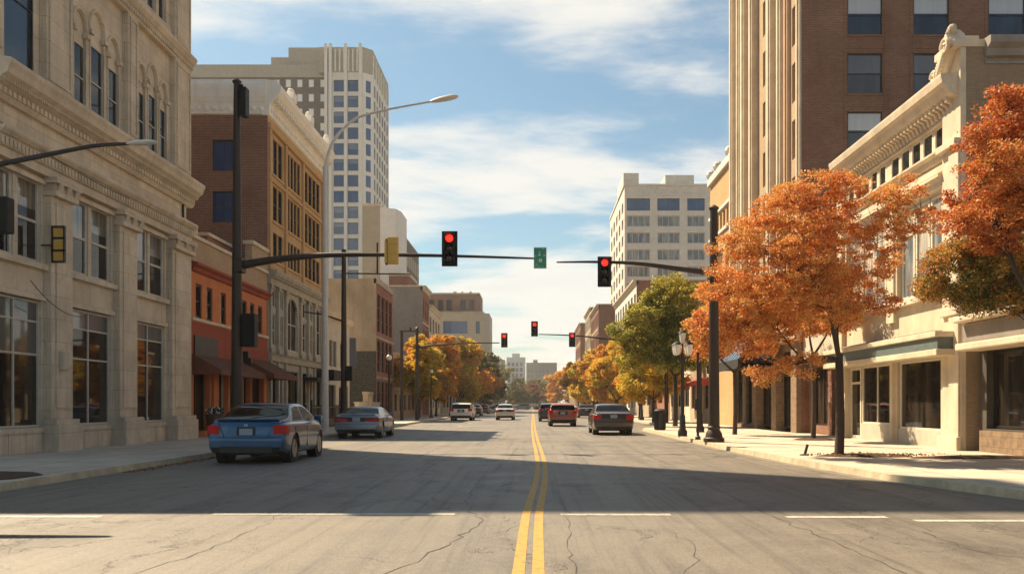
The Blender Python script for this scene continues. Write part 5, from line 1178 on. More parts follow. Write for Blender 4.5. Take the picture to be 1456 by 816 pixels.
def tree(name, label, base, fork, lobes, clumps, per, size, mt, r0=.11, seed=1, clump_r=.42, group=None, cat='tree', shell_=.55, twig=True, lean=(0, 0), flat=.7):
    """trunk to the fork, limbs to every lobe, twigs to every leaf clump; lobes: (dx, dy, z, rx, ry, rz)"""
    rs = np.random.RandomState(seed); x, y = base; t = thing(name, label, cat, (x, y, KH), group)
    m = MB(); F0 = Vector((x+lean[0], y+lean[1], fork)); tr = curve([(x, y, KH-.1), (x+lean[0]*.2+.03, y, KH+(fork-KH)*.4), tuple(F0)], 5)
    m.tube(tr, [r0*(1.25 if i == 0 else 1.06-.28*i/len(tr)) for i in range(len(tr))], 9)
    limbs = []
    vol = np.array([l[3]*l[4]*l[5] for l in lobes])**.8; cnt = np.maximum(2, (clumps*vol/vol.sum()).astype(int))
    cs = []; rad = []
    order = sorted(range(len(lobes)), key=lambda i: (Vector((x+lobes[i][0], y+lobes[i][1], lobes[i][2]))-F0).length)
    for q_, oi in enumerate(order):
        l, k = lobes[oi], cnt[oi]
        C = Vector((x+l[0], y+l[1], l[2])); S0 = F0-Vector((0, 0, .15)); sr = r0*.55
        cand = [(p, r) for p, r in limbs if (p-F0).length > .25 and p.z < C.z+.1]
        if q_ > 1 and cand:
            p, r = min(cand, key=lambda a: (a[0]-C).length)
            if (p-C).length < .8*(F0-C).length: S0, sr = p, r*.8
        mid = S0.lerp(C, .5); mid.x += (C.x-S0.x)*.10+rs.uniform(-.08, .08); mid.y += (C.y-S0.y)*.10+rs.uniform(-.08, .08); mid.z += rs.uniform(-.08, .12)
        tip = C+(C-F0)*.06; pts = curve([tuple(S0), tuple(mid), tuple(C), tuple(tip)], 5); rr = sr
        m.tube(pts, [rr*(1-.85*i/(len(pts)-1)) for i in range(len(pts))], 7); limbs += [(p, rr*(1-.8*i/(len(pts)-1))) for i, p in enumerate(pts)]
        d = rs.normal(size=(k, 3)); d /= np.linalg.norm(d, axis=1, keepdims=True); r = shell_+(1.0-shell_)*rs.random(k)**.6
        q = d*r[:, None]*np.array(l[3:6])+np.array([C.x, C.y, C.z]); cs.append(q); rad.append(clump_r*rs.uniform(.55, 1.35, k))
    cs = np.vstack(cs); rad = np.concatenate(rad)
    if twig:
        LP = np.array([tuple(p) for p, _ in limbs])
        for c in cs:
            i = int(np.argmin(((LP-c)**2).sum(1)+np.maximum(0, LP[:, 2]-c[2]+.1)*2)); p, r = limbs[i]; c = Vector(c)
            mid = p.lerp(c, .5)+Vector((0, 0, .08*(c-p).length)); rr = max(.008, min(r*.45, .03)); m.tube([p, mid, c], [rr, rr*.6, rr*.25], 4, cap=False)
    m.build('trunk', 'bark', t, smooth=True, recalc=False)
    me = leaves_mesh('crown', cs, rad, per, size, rs, flat=flat); me.materials.append(MATS[mt])
    o = bpy.data.objects.new('crown', me); COL.objects.link(o); o.parent = t; o.location = (-x, -y, -KH)
    return t, x, y
# the big orange tree on the right pavement
tree('maple_tree', 'big orange maple in a mulch pit on the right pavement', (7.55, 21.7), 2.65,
     [(-2.65, -0.52, 5.31, 0.64, 0.92, 0.46), (-1.96, 0.09, 6.0, 0.68, 0.97, 0.49), (-1.27, -0.26, 6.43, 0.64, 0.92, 0.46), (-0.48, 0.21, 6.73, 0.64, 0.92, 0.46), (0.3, 0.25, 6.73, 0.62, 0.89, 0.44), (0.99, -0.87, 6.31, 0.64, 0.92, 0.46), (1.48, -0.97, 5.79, 0.49, 0.69, 0.35), (-2.79, 0.67, 4.44, 0.7, 1.0, 0.5), (-1.87, -0.48, 5.05, 0.87, 1.25, 0.62), (-1.01, -0.53, 5.57, 0.87, 1.25, 0.62), (-0.05, 0.99, 5.83, 0.87, 1.25, 0.62), (0.82, -0.06, 5.48, 0.78, 1.11, 0.56), (1.43, 0.67, 4.92, 0.43, 0.61, 0.31), (-1.96, 0.28, 4.0, 0.87, 1.25, 0.62), (-1.09, -0.7, 4.44, 0.87, 1.25, 0.62), (-0.22, 0.27, 4.61, 0.87, 1.25, 0.62), (0.61, 0.74, 4.44, 0.78, 1.11, 0.56), (1.13, 0.05, 3.81, 0.43, 0.61, 0.31), (-1.44, 0.34, 3.31, 0.74, 1.06, 0.53), (-0.57, -0.87, 3.74, 0.74, 1.06, 0.53), (0.21, 0.52, 3.78, 0.58, 0.83, 0.42), (-1.87, 0.18, 2.18, 0.47, 0.67, 0.33), (-1.13, -0.4, 2.39, 0.51, 0.72, 0.36)],
     980, 100, .031, 'leaf_orange', .115, 4, .24, flat=.5, shell_=.25)
tree('maple_tree', 'red maple leaning in from the right edge above the corner shop', (10.35, 17.0), 2.7,
     [(-1.96, -0.53, 6.34, 0.43, 0.61, 0.38), (-1.59, -0.79, 6.88, 0.43, 0.61, 0.38), (-1.07, -0.21, 6.98, 0.58, 0.83, 0.52), (-0.46, -0.69, 6.64, 0.76, 1.09, 0.68), (-1.89, -0.87, 5.75, 0.53, 0.76, 0.48), (-1.35, -0.20, 6.09, 0.69, 0.98, 0.61), (-0.80, 0.84, 5.82, 0.76, 1.09, 0.68), (-1.59, 0.60, 5.28, 0.58, 0.83, 0.52), (-1.07, 0.53, 5.00, 0.69, 0.98, 0.61), (-0.39, -0.56, 5.28, 0.91, 1.31, 0.82), (-2.00, 0.07, 4.98, 0.37, 0.52, 0.33), (0.01, -0.45, 5.96, 0.91, 1.31, 0.82)],
     700, 110, .030, 'leaf_red', .13, 9, .22, flat=.6, shell_=.3)
tree('maple_tree', 'lower maple with orange and green leaves at the right edge below the red one', (10.75, 18.2), 2.2,
     [(-2.23, 0.25, 4.38, 0.36, 0.51, 0.29), (-1.87, 0.48, 4.65, 0.42, 0.61, 0.34), (-1.66, 0.59, 3.95, 0.49, 0.70, 0.39), (-2.16, 0.88, 3.92, 0.39, 0.56, 0.31), (-1.11, 0.48, 4.53, 0.65, 0.93, 0.52), (-1.11, 0.84, 3.73, 0.49, 0.70, 0.39), (-0.53, -0.94, 4.24, 0.73, 1.05, 0.59), (-0.65, -0.07, 3.54, 0.36, 0.51, 0.29), (-0.09, 0.89, 3.95, 0.73, 1.05, 0.59), (-2.42, 0.30, 4.06, 0.23, 0.33, 0.18), (0.34, 0.80, 4.53, 0.82, 1.16, 0.66)],
     560, 110, .030, 'leaf_turning', .11, 12, .22, flat=.6, shell_=.3)
tree('maple_tree', 'slimmer orange maple behind the big one before the stone columns', (10.1, 31.7), 3.3,
     [(-.9, 0, 4.9, 1.2, 1.1, .7), (.2, 0, 5.6, 1.3, 1.2, .9), (-1.6, 0, 5.4, .9, 1, .6), (.8, 0, 4.6, 1, 1, .6), (-.1, 0, 4.3, .9, .9, .4)],
     230, 110, .055, 'leaf_orange', .09, 21, .38, flat=.6)
tree('maple_tree', 'orange maple showing behind the brown signal pole', (8.6, 37.5), 2.9,
     [(-.6, 0, 4.9, 1.4, 1.3, 1.0), (.6, 0, 5.6, 1.4, 1.3, 1.0), (-1.1, 0, 3.9, 1.0, 1, .6), (.9, 0, 4.2, 1.2, 1.1, .8), (0, 0, 6.5, .9, .9, .7)],
     230, 110, .065, 'leaf_orange', .1, 23, .42)
tree('linden_tree', 'large green tree turning yellow beyond the cluster lamps', (8.4, 52), 3.2,
     [(-1.4, 0, 6.3, 1.5, 1.7, 1.5), (.2, 0, 7.3, 1.7, 1.7, 1.6), (1.4, 0, 5.8, 1.4, 1.5, 1.3), (-1.8, -.3, 4.9, 1.3, 1.4, 1.0), (-2.9, 0, 5.6, .9, 1.1, .9), (-2.4, 0, 4.1, 1.2, 1.1, .7), (-.6, -.3, 3.9, 1.2, 1.1, .6), (1.2, -.3, 4.2, 1.2, 1.1, .7), (-1.0, 0, 7.5, 1.0, 1.1, .8), (0, -.4, 5.0, 1.8, 1.6, 1.2), (-.3, 0, 8.4, 1.0, 1.1, .7)],
     620, 110, .07, 'leaf_green', .15, 31, .42)
# the row of yellow and amber trees beyond it
def street_tree(label, x, y, h, w, mt, seed, name='linden_tree', group=None, per=95, sz=None, clumps=170, low=2.0):
    rs = random.Random(seed); lb = []; zc = low+(h-low)*.5
    for k in range(11):
        a = 2*math.pi*k/5+rs.uniform(-.5, .5); r = w*.5*(rs.uniform(.4, .72) if k < 10 else 0)
        lb.append((r*math.cos(a), r*math.sin(a), (low+(h-low)*rs.uniform(.12, .72)) if k < 10 else h-(h-low)*.25, w*.5*rs.uniform(.28, .52), w*.5*rs.uniform(.3, .5), (h-low)*rs.uniform(.12, .24)))
    return tree(name, label, (x, y), low*.95, lb, clumps, per, sz or max(.07, y*.0013), mt, .022*h**.9*.8, seed, w*.075, group)
GR = 'trees along the right kerb'; GLf = 'trees along the left kerb'
for q in (('first yellow tree beyond the green one on the right', 8.6, 63, 7.2, 5.6, 'leaf_yellow', 41), ('amber tree behind the first yellow tree', 9.2, 76, 8.8, 6.0, 'leaf_amber', 42), ('bright yellow tree midway along the right kerb', 8.6, 90, 8.6, 6.2, 'leaf_yellow', 43),
          ('amber tree past the bright yellow one on the right', 8.9, 108, 10.0, 7, 'leaf_amber', 44), ('golden tree beyond the amber ones on the right', 8.8, 128, 9.8, 7.4, 'leaf_yellow', 45), ('small orange tree far down the right kerb', 8.9, 152, 9.6, 8, 'leaf_amber', 46), ('last amber tree at the far end of the right kerb', 9.5, 185, 10.5, 9, 'leaf_amber', 47)):
    street_tree(*q, group=GR, clumps=420 if q[2] < 100 else 280)
for q in (('yellow tree beside the red brick warehouse front on the left', -10.9, 84, 8.2, 5, 'leaf_yellow', 61), ('orange tree behind the far left signal pole', -10.6, 96, 9.8, 6.4, 'leaf_amber', 62), ('yellow green tree right of the orange one on the left', -9.3, 108, 10.3, 7, 'leaf_yellow', 63),
          ('dark amber tree beyond the yellow green left one', -9.8, 132, 9.5, 6.5, 'leaf_amber', 64), ('small bright orange tree by the left kerb', -8.0, 152, 8.0, 5, 'leaf_orange', 68), ('dark olive tree far down the left kerb', -11, 182, 12.5, 9.5, 'leaf_olive', 65), ('taller olive tree at the left before the tan office block', -12, 215, 15.5, 11, 'leaf_olive', 66)):
    street_tree(*q, group=GLf, clumps=380 if q[2] < 115 else 280)
for q in (('rounded olive tree closing the view left of the centre line', -9.5, 330, 16.5, 17, 'leaf_olive', 71), ('broad olive tree on the skyline behind the rounded one', -19, 345, 20, 18, 'leaf_olive', 72), ('reddish tree at the far end of the street', 0, 350, 11, 12, 'leaf_dry', 73), ('dark olive tree in the gap at the far end', 3, 380, 14, 18, 'leaf_olive', 74),
          ('amber tree at the far end before the grey slab', 9.5, 300, 14, 12, 'leaf_amber', 75), ('far rusty tree filling the right of the vista', 13, 340, 17, 14, 'leaf_dry', 76), ('low rusty tree beyond the crossing cars', -4, 345, 9, 11, 'leaf_dry', 77)):
    street_tree(*q, group='trees closing the end of the street', clumps=200, per=70, sz=.30, low=2)
# fallen leaves by the kerbs
rs = np.random.RandomState(5)
def litter(n, fx, seed):
    rs = np.random.RandomState(seed); c = np.array([fx(rs) for _ in range(n)]); return leaves_mesh('fallen_leaves', c, np.full(n, .03), 1, .035, rs, .1)
me = litter(900, lambda r: (-8.42+abs(r.normal())*.14, r.uniform(18, 30), .015) if r.random() < .6 else (8.3+r.normal()*.7, 21.6+r.normal()*.3, KH+.05), 8); me.materials.append(MATS['leaf_dry'])
o = bpy.data.objects.new('fallen_leaves', me); COL.objects.link(o); o['kind'] = 'stuff'
# ------------------------------------------------------------------ CARS (built lengthwise along +Y, tail at y=0)
def paint(name, c, metal=.35):
    m, nt, N, L, b = _nodes(name); g = N.new('ShaderNodeTexCoord'); n1 = noise(N, L, g.outputs['Object'], 2.5, 6, .65); s = N.new('ShaderNodeSeparateXYZ'); L.new(g.outputs['Object'], s.inputs[0])
    d = N.new('ShaderNodeMath'); d.operation = 'MULTIPLY'; L.new(rng(N, L, s.outputs[2], .25, .6, .8, .04), d.inputs[0]); L.new(rng(N, L, n1, .35, .7), d.inputs[1])
    L.new(mixc(N, L, d.outputs[0], c, (.16, .13, .10)), b.inputs['Base Color']); b.inputs['Metallic'].default_value = metal; b.inputs['Roughness'].default_value = .38
    b.inputs['Coat Weight'].default_value = .7; b.inputs['Coat Roughness'].default_value = .06; return m
paint("paint_blue", (.010, .085, .19)); paint("paint_silver", (.20, .27, .36), .5); paint("car_white", (.66, .64, .60), .05); paint("paint_red", (.33, .075, .035), .3)
paint('paint_bronze', (.075, .042, .028), .4); paint('paint_dark', (.03, .032, .035), .3); paint('paint_grey', (.16, .17, .18), .4)
glassy('car_glass', (.005, .005, .005), (.010, .010, .010), ior=1.22, wave=.0, rough=.08)
plain('tyre', (.018, .017, .016), .85); plain('trim_black', (.014, .014, .014), .5); plain('alloy', (.28, .28, .28), .35, metal=.85)
plain('tail_red', (.50, .008, .005), .4, coat=0., spec=.25); plain('tail_orange', (.65, .05, .012), .4, coat=0., spec=.25); plain('plate_white', (.30, .36, .42), .4, var=.3, scale=60)
def interp(pts, y):
    if y <= pts[0][0]: return pts[0][1]
    for i in range(len(pts)-1):
        a, b = pts[i], pts[i+1]
        if y <= b[0]:
            t = (y-a[0])/(b[0]-a[0]); h = b[0]-a[0]
            def sl(k):
                if k <= 0 or k >= len(pts)-1: return 0 if k > 0 else (pts[1][1]-pts[0][1])/(pts[1][0]-pts[0][0])
                p, q, r = pts[k-1], pts[k], pts[k+1]; s0 = (q[1]-p[1])/(q[0]-p[0]); s1 = (r[1]-q[1])/(r[0]-q[0])
                return 0 if s0*s1 <= 0 else 2*s0*s1/(s0+s1)
            m0, m1 = sl(i)*h, sl(i+1)*h
            return (2*t**3-3*t*t+1)*a[1]+(t**3-2*t*t+t)*m0+(-2*t**3+3*t*t)*b[1]+(t**3-t*t)*m1
    return pts[-1][1]
def make_car(name, label, cat, x, y, spec, pm, rz=0., group=None, dark_low=True):
    t = thing(name, label, cat, (x, y, 0), group, rz)
    L_, HW = spec['L'], spec['W']/2; top, belt, wid, bot, lean = spec['top'], spec['belt'], spec['wid'], spec['bot'], spec['lean']
    roof = max(p[1] for p in top); rt = spec.get('roofw', .70); wr = spec.get('wr', .33); wy = spec['wheels']
    ys = [0, .015, .04, .08, .13]; y_ = .18
    while y_ < L_-.13: ys.append(y_); y_ += .042
    ys += [L_-.10, L_-.05, L_-.02, L_]
    def leanf(z): return interp(lean, z)
    def ring(yy):
        w = HW*interp(wid, yy)
        e = 1.
        for k, f in ((0, .945), (.015, .965), (.04, .98), (.08, .992)):
            if abs(yy-k) < 1e-6 or abs(L_-yy-k) < 1e-6: e = f
        w *= e; zb = interp(bot, yy); bl = interp(belt, yy); tp = max(interp(top, yy), bl+.015); tt = max(0, min(1, (tp-bl-.05)/(roof-bl-.05)))
        zm = zb+(bl-zb)*.55
        low = [(0, zb), (w*.5, zb), (w*.86, zb+.005), (w*.955, zb+.07), (w*.985, zb+.18), (w, zm), (w*.995, zm+(bl-zm)*.45), (w*.97, bl-.05), (w*.93, bl)]
        wt = w*(.90*(1-tt)+rt/ .93*.93*tt); w0 = w*.90
        up = [(w0, bl+.008), (w0+(wt-w0)*.5, bl+(tp-.05*tt-bl)*.52), (wt, tp-.055*tt-.004*(1-tt)), (wt*.86, tp-.022*tt), (wt*.55, tp-.006), (0, tp)]
        def cr(P, n):
            out = []
            for i in range(len(P)-1):
                a, b, c, d = P[max(i-1, 0)], P[i], P[i+1], P[min(i+2, len(P)-1)]
                for k in range(n):
                    s = k/n; out.append(tuple(.5*((2*b[j])+(c[j]-a[j])*s+(2*a[j]-5*b[j]+4*c[j]-d[j])*s*s+(3*b[j]-a[j]-3*c[j]+d[j])*s**3) for j in (0, 1)))
            return out+[P[-1]]
        return cr(low, 4), cr(up, 4)
    R_ = [ring(v) for v in ys]; nl, nu = len(R_[0][0]), len(R_[0][1]); nr = nl+nu
    V = []
    for yy, (lo, up) in zip(ys, R_):
        row = []
        for px, pz in lo+up:
            f = max(0, 1-yy/.45); ln = leanf(pz)*f*f*(3-2*f) if yy < .45 else 0
            g = max(0, 1-(L_-yy)/.4); ln2 = -.10*g*max(0, (pz-.45)) if yy > L_-.4 else 0
            row.append([px, yy+ln+ln2, pz])
        V.append(row)
    V = np.array(V)                                 # stations x ring x 3
    arch = wr+.055
    for w in wy:                                    # pull vertices near the wheel arch onto its circle
        dy = V[:, :, 1]-w; dz = V[:, :, 2]-wr; r = np.sqrt(dy*dy+dz*dz); side = V[:, :, 0] > HW*.80
        sel = side & (np.abs(r-arch) < .027); f = arch/np.maximum(r, 1e-6); V[:, :, 1] = np.where(sel, w+dy*f, V[:, :, 1]); V[:, :, 2] = np.where(sel, wr+dz*f, V[:, :, 2])
    body, sideg, rearg, frontg, black, sideL = MB(), MB(), MB(), MB(), MB(), MB()
    sw = spec['side']  # ((y0 low, y0 high), (y1 low, y1 high), [pillars])
    for i in range(len(ys)-1):
        for j in range(nr-1):
            a, b, c, d = V[i][j], V[i][j+1], V[i+1][j+1], V[i+1][j]; ctr = (a+b+c+d)/4; tgt = body
            if ctr[0] > HW*.78 and any(math.hypot(ctr[1]-w, ctr[2]-wr) < arch-.004 for w in wy): continue
            if ctr[0] < HW*.87 and ctr[2] < .5 and j < 9 and any(abs(ctr[1]-w) < arch for w in wy): tgt = black
            elif j < 10 : tgt = black
            if j >= nl:
                k = j-nl; seg = k/4.
                if seg < 2:
                    f = seg/2+.06; y0 = sw[0][0]+(sw[0][1]-sw[0][0])*f; y1 = sw[1][0]+(sw[1][1]-sw[1][0])*f
                    if y0 < ctr[1] < y1 and 0 < k < 7 and not any(abs(ctr[1]-p) < .04 for p in sw[2]) : tgt = sideg
                elif k >= 9:
                    r0, r1 = spec['rear']; f0, f1 = spec['front']
                    if r0 < ctr[1] < r1: tgt = rearg
                    elif f0 < ctr[1] < f1: tgt = frontg
            tgt.add([a, b, c, d], [(0, 1, 2, 3)]); (sideL if tgt is sideg else tgt).add([(-a[0], a[1], a[2]), (-b[0], b[1], b[2]), (-c[0], c[1], c[2]), (-d[0], d[1], d[2])], [(3, 2, 1, 0)])
    for i in (0, len(ys)-1):
        for j in range(nr-1):
            a, b = V[i][j], V[i][j+1]
            tgt = black if (b[2] < spec.get('low', .40)) else body
            tgt.add([a, b, (-b[0], b[1], b[2]), (-a[0], a[1], a[2])], [(0, 1, 2, 3)])
    def fin(mb, name, mt):
        if not mb.v: return None
        me = bpy.data.meshes.new(name); me.from_pydata([tuple(map(float, v)) for v in mb.v], [], mb.f); me.materials.append(MATS[mt])
        bm = bmesh.new(); bm.from_mesh(me); bmesh.ops.remove_doubles(bm, verts=bm.verts, dist=.0004); bmesh.ops.recalc_face_normals(bm, faces=bm.faces); bm.to_mesh(me); bm.free()
        me.polygons.foreach_set('use_smooth', [True]*len(me.polygons)); me.set_sharp_from_angle(angle=R(38))
        o = bpy.data.objects.new(name, me); COL.objects.link(o); o.parent = t; return o
    fin(body, 'body', pm); fin(sideg, 'side_window', 'car_glass'); fin(sideL, 'side_window', 'car_glass'); fin(rearg, 'rear_window', 'car_glass'); fin(frontg, 'windscreen', 'car_glass'); fin(black, 'underbody', 'trim_black')
    # dark wheel wells and the underside
    m = MB()
    for w in wy:
        for s in (-1, 1): m.lathe([(arch+.01, s*(HW-.30)), (arch+.01, s*(HW-.045))], (0, w, wr), 20, axis='x')
    m.box(-HW*.8, HW*.8, .35, L_-.35, .2, .45); m.build('wheel_well', 'trim_black', t, local=True)
    for w in wy:
        for s in (-1, 1):
            m = MB(); X = s*(HW-.035); d = -s
            m.lathe([(wr*.62, X+d*.02), (wr*.66, X), (wr*.93, X), (wr, X+d*.035), (wr, X+d*.17), (wr*.93, X+d*.21), (wr*.6, X+d*.21)], (0, w, wr), 28, axis='x'); o = m.build('wheel', 'tyre', t, smooth=True, local=True)
            m = MB(); m.lathe([(wr*.66, X+d*.0), (wr*.64, X-d*.004), (wr*.60, X+d*.012), (wr*.58, X+d*.05)], (0, w, wr), 28, axis='x')
            for k in range(spec.get('spokes', 7)):
                a = 2*math.pi*k/spec.get('spokes', 7); c, sn = math.cos(a), math.sin(a); hw = .028
                q = [(rr_*c-hh*sn, rr_*sn+hh*c) for rr_, hh in ((.03, -hw), (wr*.62, -hw*.8), (wr*.62, hw*.8), (.03, hw))]
                m.prism([(X+d*.012, w+p[0], wr+p[1]) for p in q], (d*.02, 0, 0))
            m.lathe([(.05, X+d*.0), (.05, X+d*.03)], (0, w, wr), 12, axis='x'); m.build('rim', 'alloy', o, local=True)
            m = MB(); m.lathe([(.001, X+d*.06), (wr*.6, X+d*.065)], (0, w, wr), 20, axis='x'); m.build('brake_disc', 'trim_black', o, local=True)
    # tail lamps wrapping round the corner, plate, seams, bumper details
    def rearpt(xx, z, off=.012):
        w = HW*interp(wid, 0)
        return (xx, leanf(z)-off, z)
    for s in (-1, 1):
        for (xi0, xi1, z0, z1, wrap, mt) in spec['lamps']:
            m = MB(); wz = HW*interp(wid, .1)*.995; path = [(xi0, 0), ((xi0+wz)/2, 0), (wz-.055, 0), (wz-.02, .012), (wz+.006, .05), (HW*interp(wid, .2)+.006, max(.06, wrap*.6)), (HW*interp(wid, wrap)+.008, wrap)]
            if xi1 < wz-.08: path = [(xi0, 0), ((xi0+xi1)/2, 0), (xi1, 0)]
            n = len(path); vs = []
            for k, (px, py) in enumerate(path):
                f = k/(n-1); zz0 = z0+(.03*f if wrap else 0); zz1 = z1-(.02*f if wrap else 0)
                for off in (.018, -.03):
                    for z in (zz0, (zz0+zz1)/2, zz1):
                        ly = leanf(z)*max(0, 1-py/.45)
                        if py == 0: p = (s*px, ly-off*(.5 if z != (zz0+zz1)/2 else 1), z)
                        else: p = (s*(px+(off-.006 if off > 0 else off)*(.4 if z != (zz0+zz1)/2 else 1)), py+ly-(off if py < .03 else 0), z)
                        vs.append(p)
            fs = []
            for k in range(n-1):
                a, b = k*6, (k+1)*6
                fs += [(a, b, b+1, a+1), (a+1, b+1, b+2, a+2), (a+3, a+4, b+4, b+3), (a+4, a+5, b+5, b+4), (a, a+3, b+3, b), (a+2, b+2, b+5, a+5)]
            e = (n-1)*6; fs += [(0, 1, 4, 3), (1, 2, 5, 4), (e, e+3, e+4, e+1), (e+1, e+4, e+5, e+2)]
            m.add(vs, fs); m.build('tail_lamp', mt, t, local=True, smooth=True, angle=50)
    pz = spec['plate']; m = MB()
    m.box(-.155, .155, leanf(pz)-.022, leanf(pz)-.006, pz-.075, pz+.075); m.build('number_plate', 'plate_white', t, local=True)
    m = MB(); rp = spec.get('recess', (.30, .13)); m.box(-rp[0], rp[0], leanf(pz)-.010, leanf(pz)+.02, pz-rp[1], pz+rp[1]); m.build('plate_recess', 'trim_black', t, local=True)
    m = MB()
    for z, hw, th in spec['seams']: m.box(-hw, hw, leanf(z)-.008, leanf(z)+.03, z-th, z+th)
    for sx in spec.get('vseams', []):
        for s in (-1, 1):
            for k in range(10):
                z0 = sx[1]+(sx[2]-sx[1])*k/10; z1 = z0+(sx[2]-sx[1])/10; xx = sx[0]+(sx[3]-sx[0])*k/10; m.box(s*xx-.006, s*xx+.006, leanf(z0)-.007, leanf(z0)+.02, z0, z1)
    m.build('seam', 'trim_black', t, local=True)
    m = MB(); zc = interp(belt, spec['mirror'])+.05
    for s in (-1, 1): m.prism([(s*(HW*.93), spec['mirror'], zc), (s*(HW+.15), spec['mirror']-.04, zc-.01), (s*(HW+.16), spec['mirror']-.03, zc+.12), (s*(HW*.95), spec['mirror'], zc+.12)], (0, .12, 0))
    m.build('mirror', pm if spec.get('pmirror') else 'trim_black', t, local=True, bevel=.02)
    # door lines and handles on the flanks
    m = MB()
    for yd in sw[2]+[sw[0][0]+.05]:
        for k in range(9):
            z0 = .36+k*.055
            if z0 > interp(belt, yd)-.06: break
            w = HW*interp(wid, yd); m.box(w*.985, w+.002, yd-.006, yd+.006, z0, z0+.055); m.box(-w-.002, -w*.985, yd-.006, yd+.006, z0, z0+.055)
    m.build('door_line', 'trim_black', t, local=True)
    if spec.get('spoiler'):
        m = MB(); z = spec['spoiler']; m.box(-HW*.78, HW*.78, .16, .34, z, z+.035); m.build('spoiler', pm, t, local=True, bevel=.012)
    return t
def ysc(sp, f):
    d = dict(sp); d['L'] *= f
    for k in ('top', 'belt', 'wid', 'bot'): d[k] = [(a*f, b) for a, b in d[k]]
    d['wheels'] = tuple(w*f for w in d['wheels']); s = d['side']; d['side'] = (tuple(v*f for v in s[0]), tuple(v*f for v in s[1]), [v*f for v in s[2]])
    d['rear'] = tuple(v*f for v in d['rear']); d['front'] = tuple(v*f for v in d['front']); d['mirror'] *= f; return d
SEDAN = dict(L=4.75, W=1.88, top=[(0, .99), (.16, 1.03), (.5, 1.05), (.66, 1.065), (1.45, 1.385), (2.0, 1.45), (2.6, 1.445), (3.05, 1.34), (3.75, 1.0), (4.45, .84), (4.7, .66), (4.75, .6)],
             belt=[(0, .93), (.6, .97), (2, .965), (3.6, .93), (4.4, .76), (4.75, .52)], wid=[(0, .93), (.12, .97), (.4, .995), (1, 1), (3.7, 1), (4.4, .92), (4.65, .80), (4.75, .66)],
             bot=[(0, .28), (.5, .22), (4.2, .2), (4.75, .26)], lean=[(0, .05), (.3, .02), (.42, 0), (.60, 0), (.66, .03), (.9, .055), (1.02, .11), (1.1, .13)], wheels=(1.02, 3.78), wr=.335,
             side=((.95, 1.55), (3.55, 2.95), [2.22]), rear=(.70, 1.50), front=(2.95, 3.72), lamps=[(.64, .9, .70, .92, .30, 'tail_red')], plate=.76, recess=(.22, .11),
             seams=[(.625, .66, .006), (.985, .62, .004)], vseams=[(.52, .63, .98, .66)], mirror=3.2, pmirror=True, spokes=7, spoiler=1.035)
blue = make_car('parked_sedan', 'blue sedan with red tail lamps stopped at the left kerb in the shade', 'car', -6.74, 20.6, ysc(SEDAN, .9), 'paint_blue')
m = MB()   # letter-like chrome emblem and black lower valance on the boot lid
for s in (-1, 1): m.prism([(s*.030, .036, .89), (s*.018, .036, .89), (s*.022, .036, .945), (s*.036, .036, .945)], (0, -.014, 0))
m.box(-.022, .022, .022, .034, .912, .922); m.build('emblem', 'steel', blue, local=True)
m = MB(); m.box(-.62, .62, -.006, .10, .25, .42); m.lathe([(.03, -.02), (.03, .12)], (-.5, 0, .27), 10, axis='y'); m.build('bumper_valance', 'trim_black', blue, local=True, bevel=.02)
COUPE = dict(SEDAN, L=4.6, top=[(0, .92), (.16, .965), (.5, .99), (.7, 1.0), (1.4, 1.27), (1.9, 1.33), (2.4, 1.32), (2.9, 1.22), (3.5, .95), (4.3, .82), (4.55, .62), (4.6, .56)], belt=[(0, .87), (.6, .91), (2, .90), (3.4, .88), (4.2, .74), (4.6, .5)],
             side=((1.15, 1.55), (3.3, 2.8), [2.0]), rear=(.76, 1.42), front=(2.8, 3.45), lamps=[(.36, .9, .70, .86, .12, 'tail_red'), (.60, .9, .73, .83, .14, 'tail_orange')], plate=.79, recess=(.9, .09), seams=[(.60, .80, .006)], vseams=[], spoiler=.985, mirror=3.0)
coupe = make_car('parked_coupe', 'silver blue coupe with a full width tail lamp panel parked behind the blue sedan', 'car', -7.25, 36.0, COUPE, 'paint_silver')
SALOON = dict(SEDAN, lamps=[(.56, .9, .72, .93, .22, 'tail_red')], plate=.86, recess=(.56, .13), seams=[(.63, .8, .006), (.38, .8, .01)], spoiler=None)
make_car('driving_sedan', 'dark bronze sedan nearest on the right side of the yellow line', 'car', 3.68, 40.0, SALOON, 'paint_bronze')
SUV = dict(SEDAN, L=4.7, W=1.84, top=[(0, 1.02), (.1, 1.08), (.16, 1.12), (.42, 1.50), (.7, 1.60), (1.6, 1.64), (2.5, 1.62), (3.0, 1.5), (3.6, 1.12), (4.4, .98), (4.66, .78), (4.7, .7)], belt=[(0, .98), (.6, 1.02), (2, 1.02), (3.6, 1.0), (4.4, .86), (4.7, .6)], bot=[(0, .36), (.5, .28), (4.2, .28), (4.7, .34)],
           side=((.5, .62), (3.5, 2.95), [1.3, 2.25]), rear=(.17, .42), front=(2.9, 3.58), lamps=[(.62, .9, .82, 1.06, .15, 'tail_red')], plate=.86, recess=(.3, .12), seams=[(.68, .8, .008), (1.06, .62, .004)], vseams=[], roofw=.76, wr=.36, spoiler=None, low=.46, wheels=(1.0, 3.75))
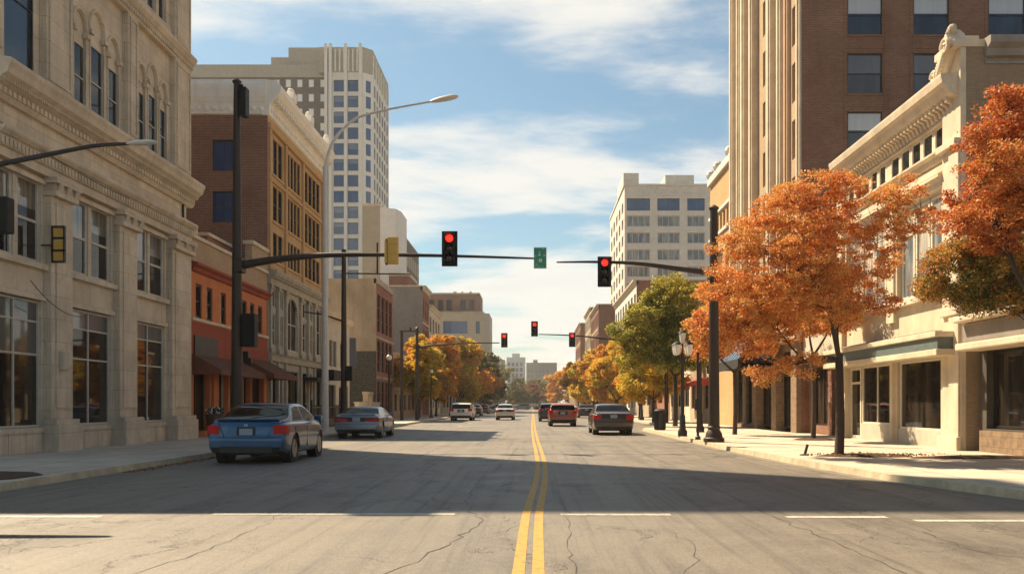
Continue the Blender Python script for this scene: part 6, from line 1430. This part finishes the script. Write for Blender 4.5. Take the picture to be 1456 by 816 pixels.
make_car('driving_hatchback', 'red hatchback just right of the yellow line ahead of the bronze sedan', 'car', 1.9, 56.0, dict(SUV, top=[(a, b*.915 if b > 1.2 else b) for a, b in SUV['top']]), 'paint_red')
make_car('parked_minivan', 'white minivan with a dark rear window on the left of the road', 'car', -6.25, 76, dict(SUV, L=4.9, rear=(.17, .45), W=1.95, top=[(a*1.03, b*.955 if b > 1.2 else b) for a, b in SUV['top']], roofw=.8), 'car_white')
make_car('white_sedan', 'small white sedan left of the yellow line in the distance', 'car', -2.55, 79, dict(SALOON, W=1.75), 'car_white')
make_car('dark_hatchback', 'dark car half hidden behind the red hatchback', 'car', 1.35, 72, dict(SUV, top=[(a, b*.93 if b > 1.2 else b) for a, b in SUV['top']]), 'paint_dark')
GP = 'distant cars along the kerbs'
proto = make_car('distant_car', 'dark car parked beyond the white minivan', 'car', -7.2, 93, SALOON, 'paint_dark', group=GP)
for p, lb in (((-7.3, 108, 0), 'second dark car in the line beyond the white minivan'), ((-7.4, 128, 0), 'farthest dark car parked along the left kerb'), ((-5.2, 165, 0), 'dark car driving far ahead left of the line'), ((5.6, 92, 0), 'dark car parked at the right kerb under the yellow trees')): dup(proto, p, lb)
GC = 'cars crossing at the far end'
proto = make_car('crossing_car', 'grey car crossing at the far end left of the centre line', 'car', -6.5, 232, SUV, 'paint_grey', rz=R(90), group=GC)
for p, lb in (((-.6, 236, 0), 'grey car crossing at the far end on the centre line'), ((4.6, 240, 0), 'grey car crossing at the far end right of the centre line'), ((-13, 238, 0), 'grey car crossing at the far end behind the left trees')): dup(proto, p, lb)
# ------------------------------------------------------------------ AIR
m = bpy.data.materials.new('air'); m.use_nodes = True; nt = m.node_tree; nt.nodes.clear()
v = nt.nodes.new('ShaderNodeVolumePrincipled'); v.inputs['Color'].default_value = (.96, .95, .92, 1); v.inputs['Density'].default_value = .0003; v.inputs['Anisotropy'].default_value = .2
o_ = nt.nodes.new('ShaderNodeOutputMaterial'); nt.links.new(v.outputs[0], o_.inputs['Volume']); MATS['air'] = m
b = MB(); b.box(-2600, 2600, -700, 4600, -1.06, 80); o = b.build('haze', 'air'); o['kind'] = 'stuff'
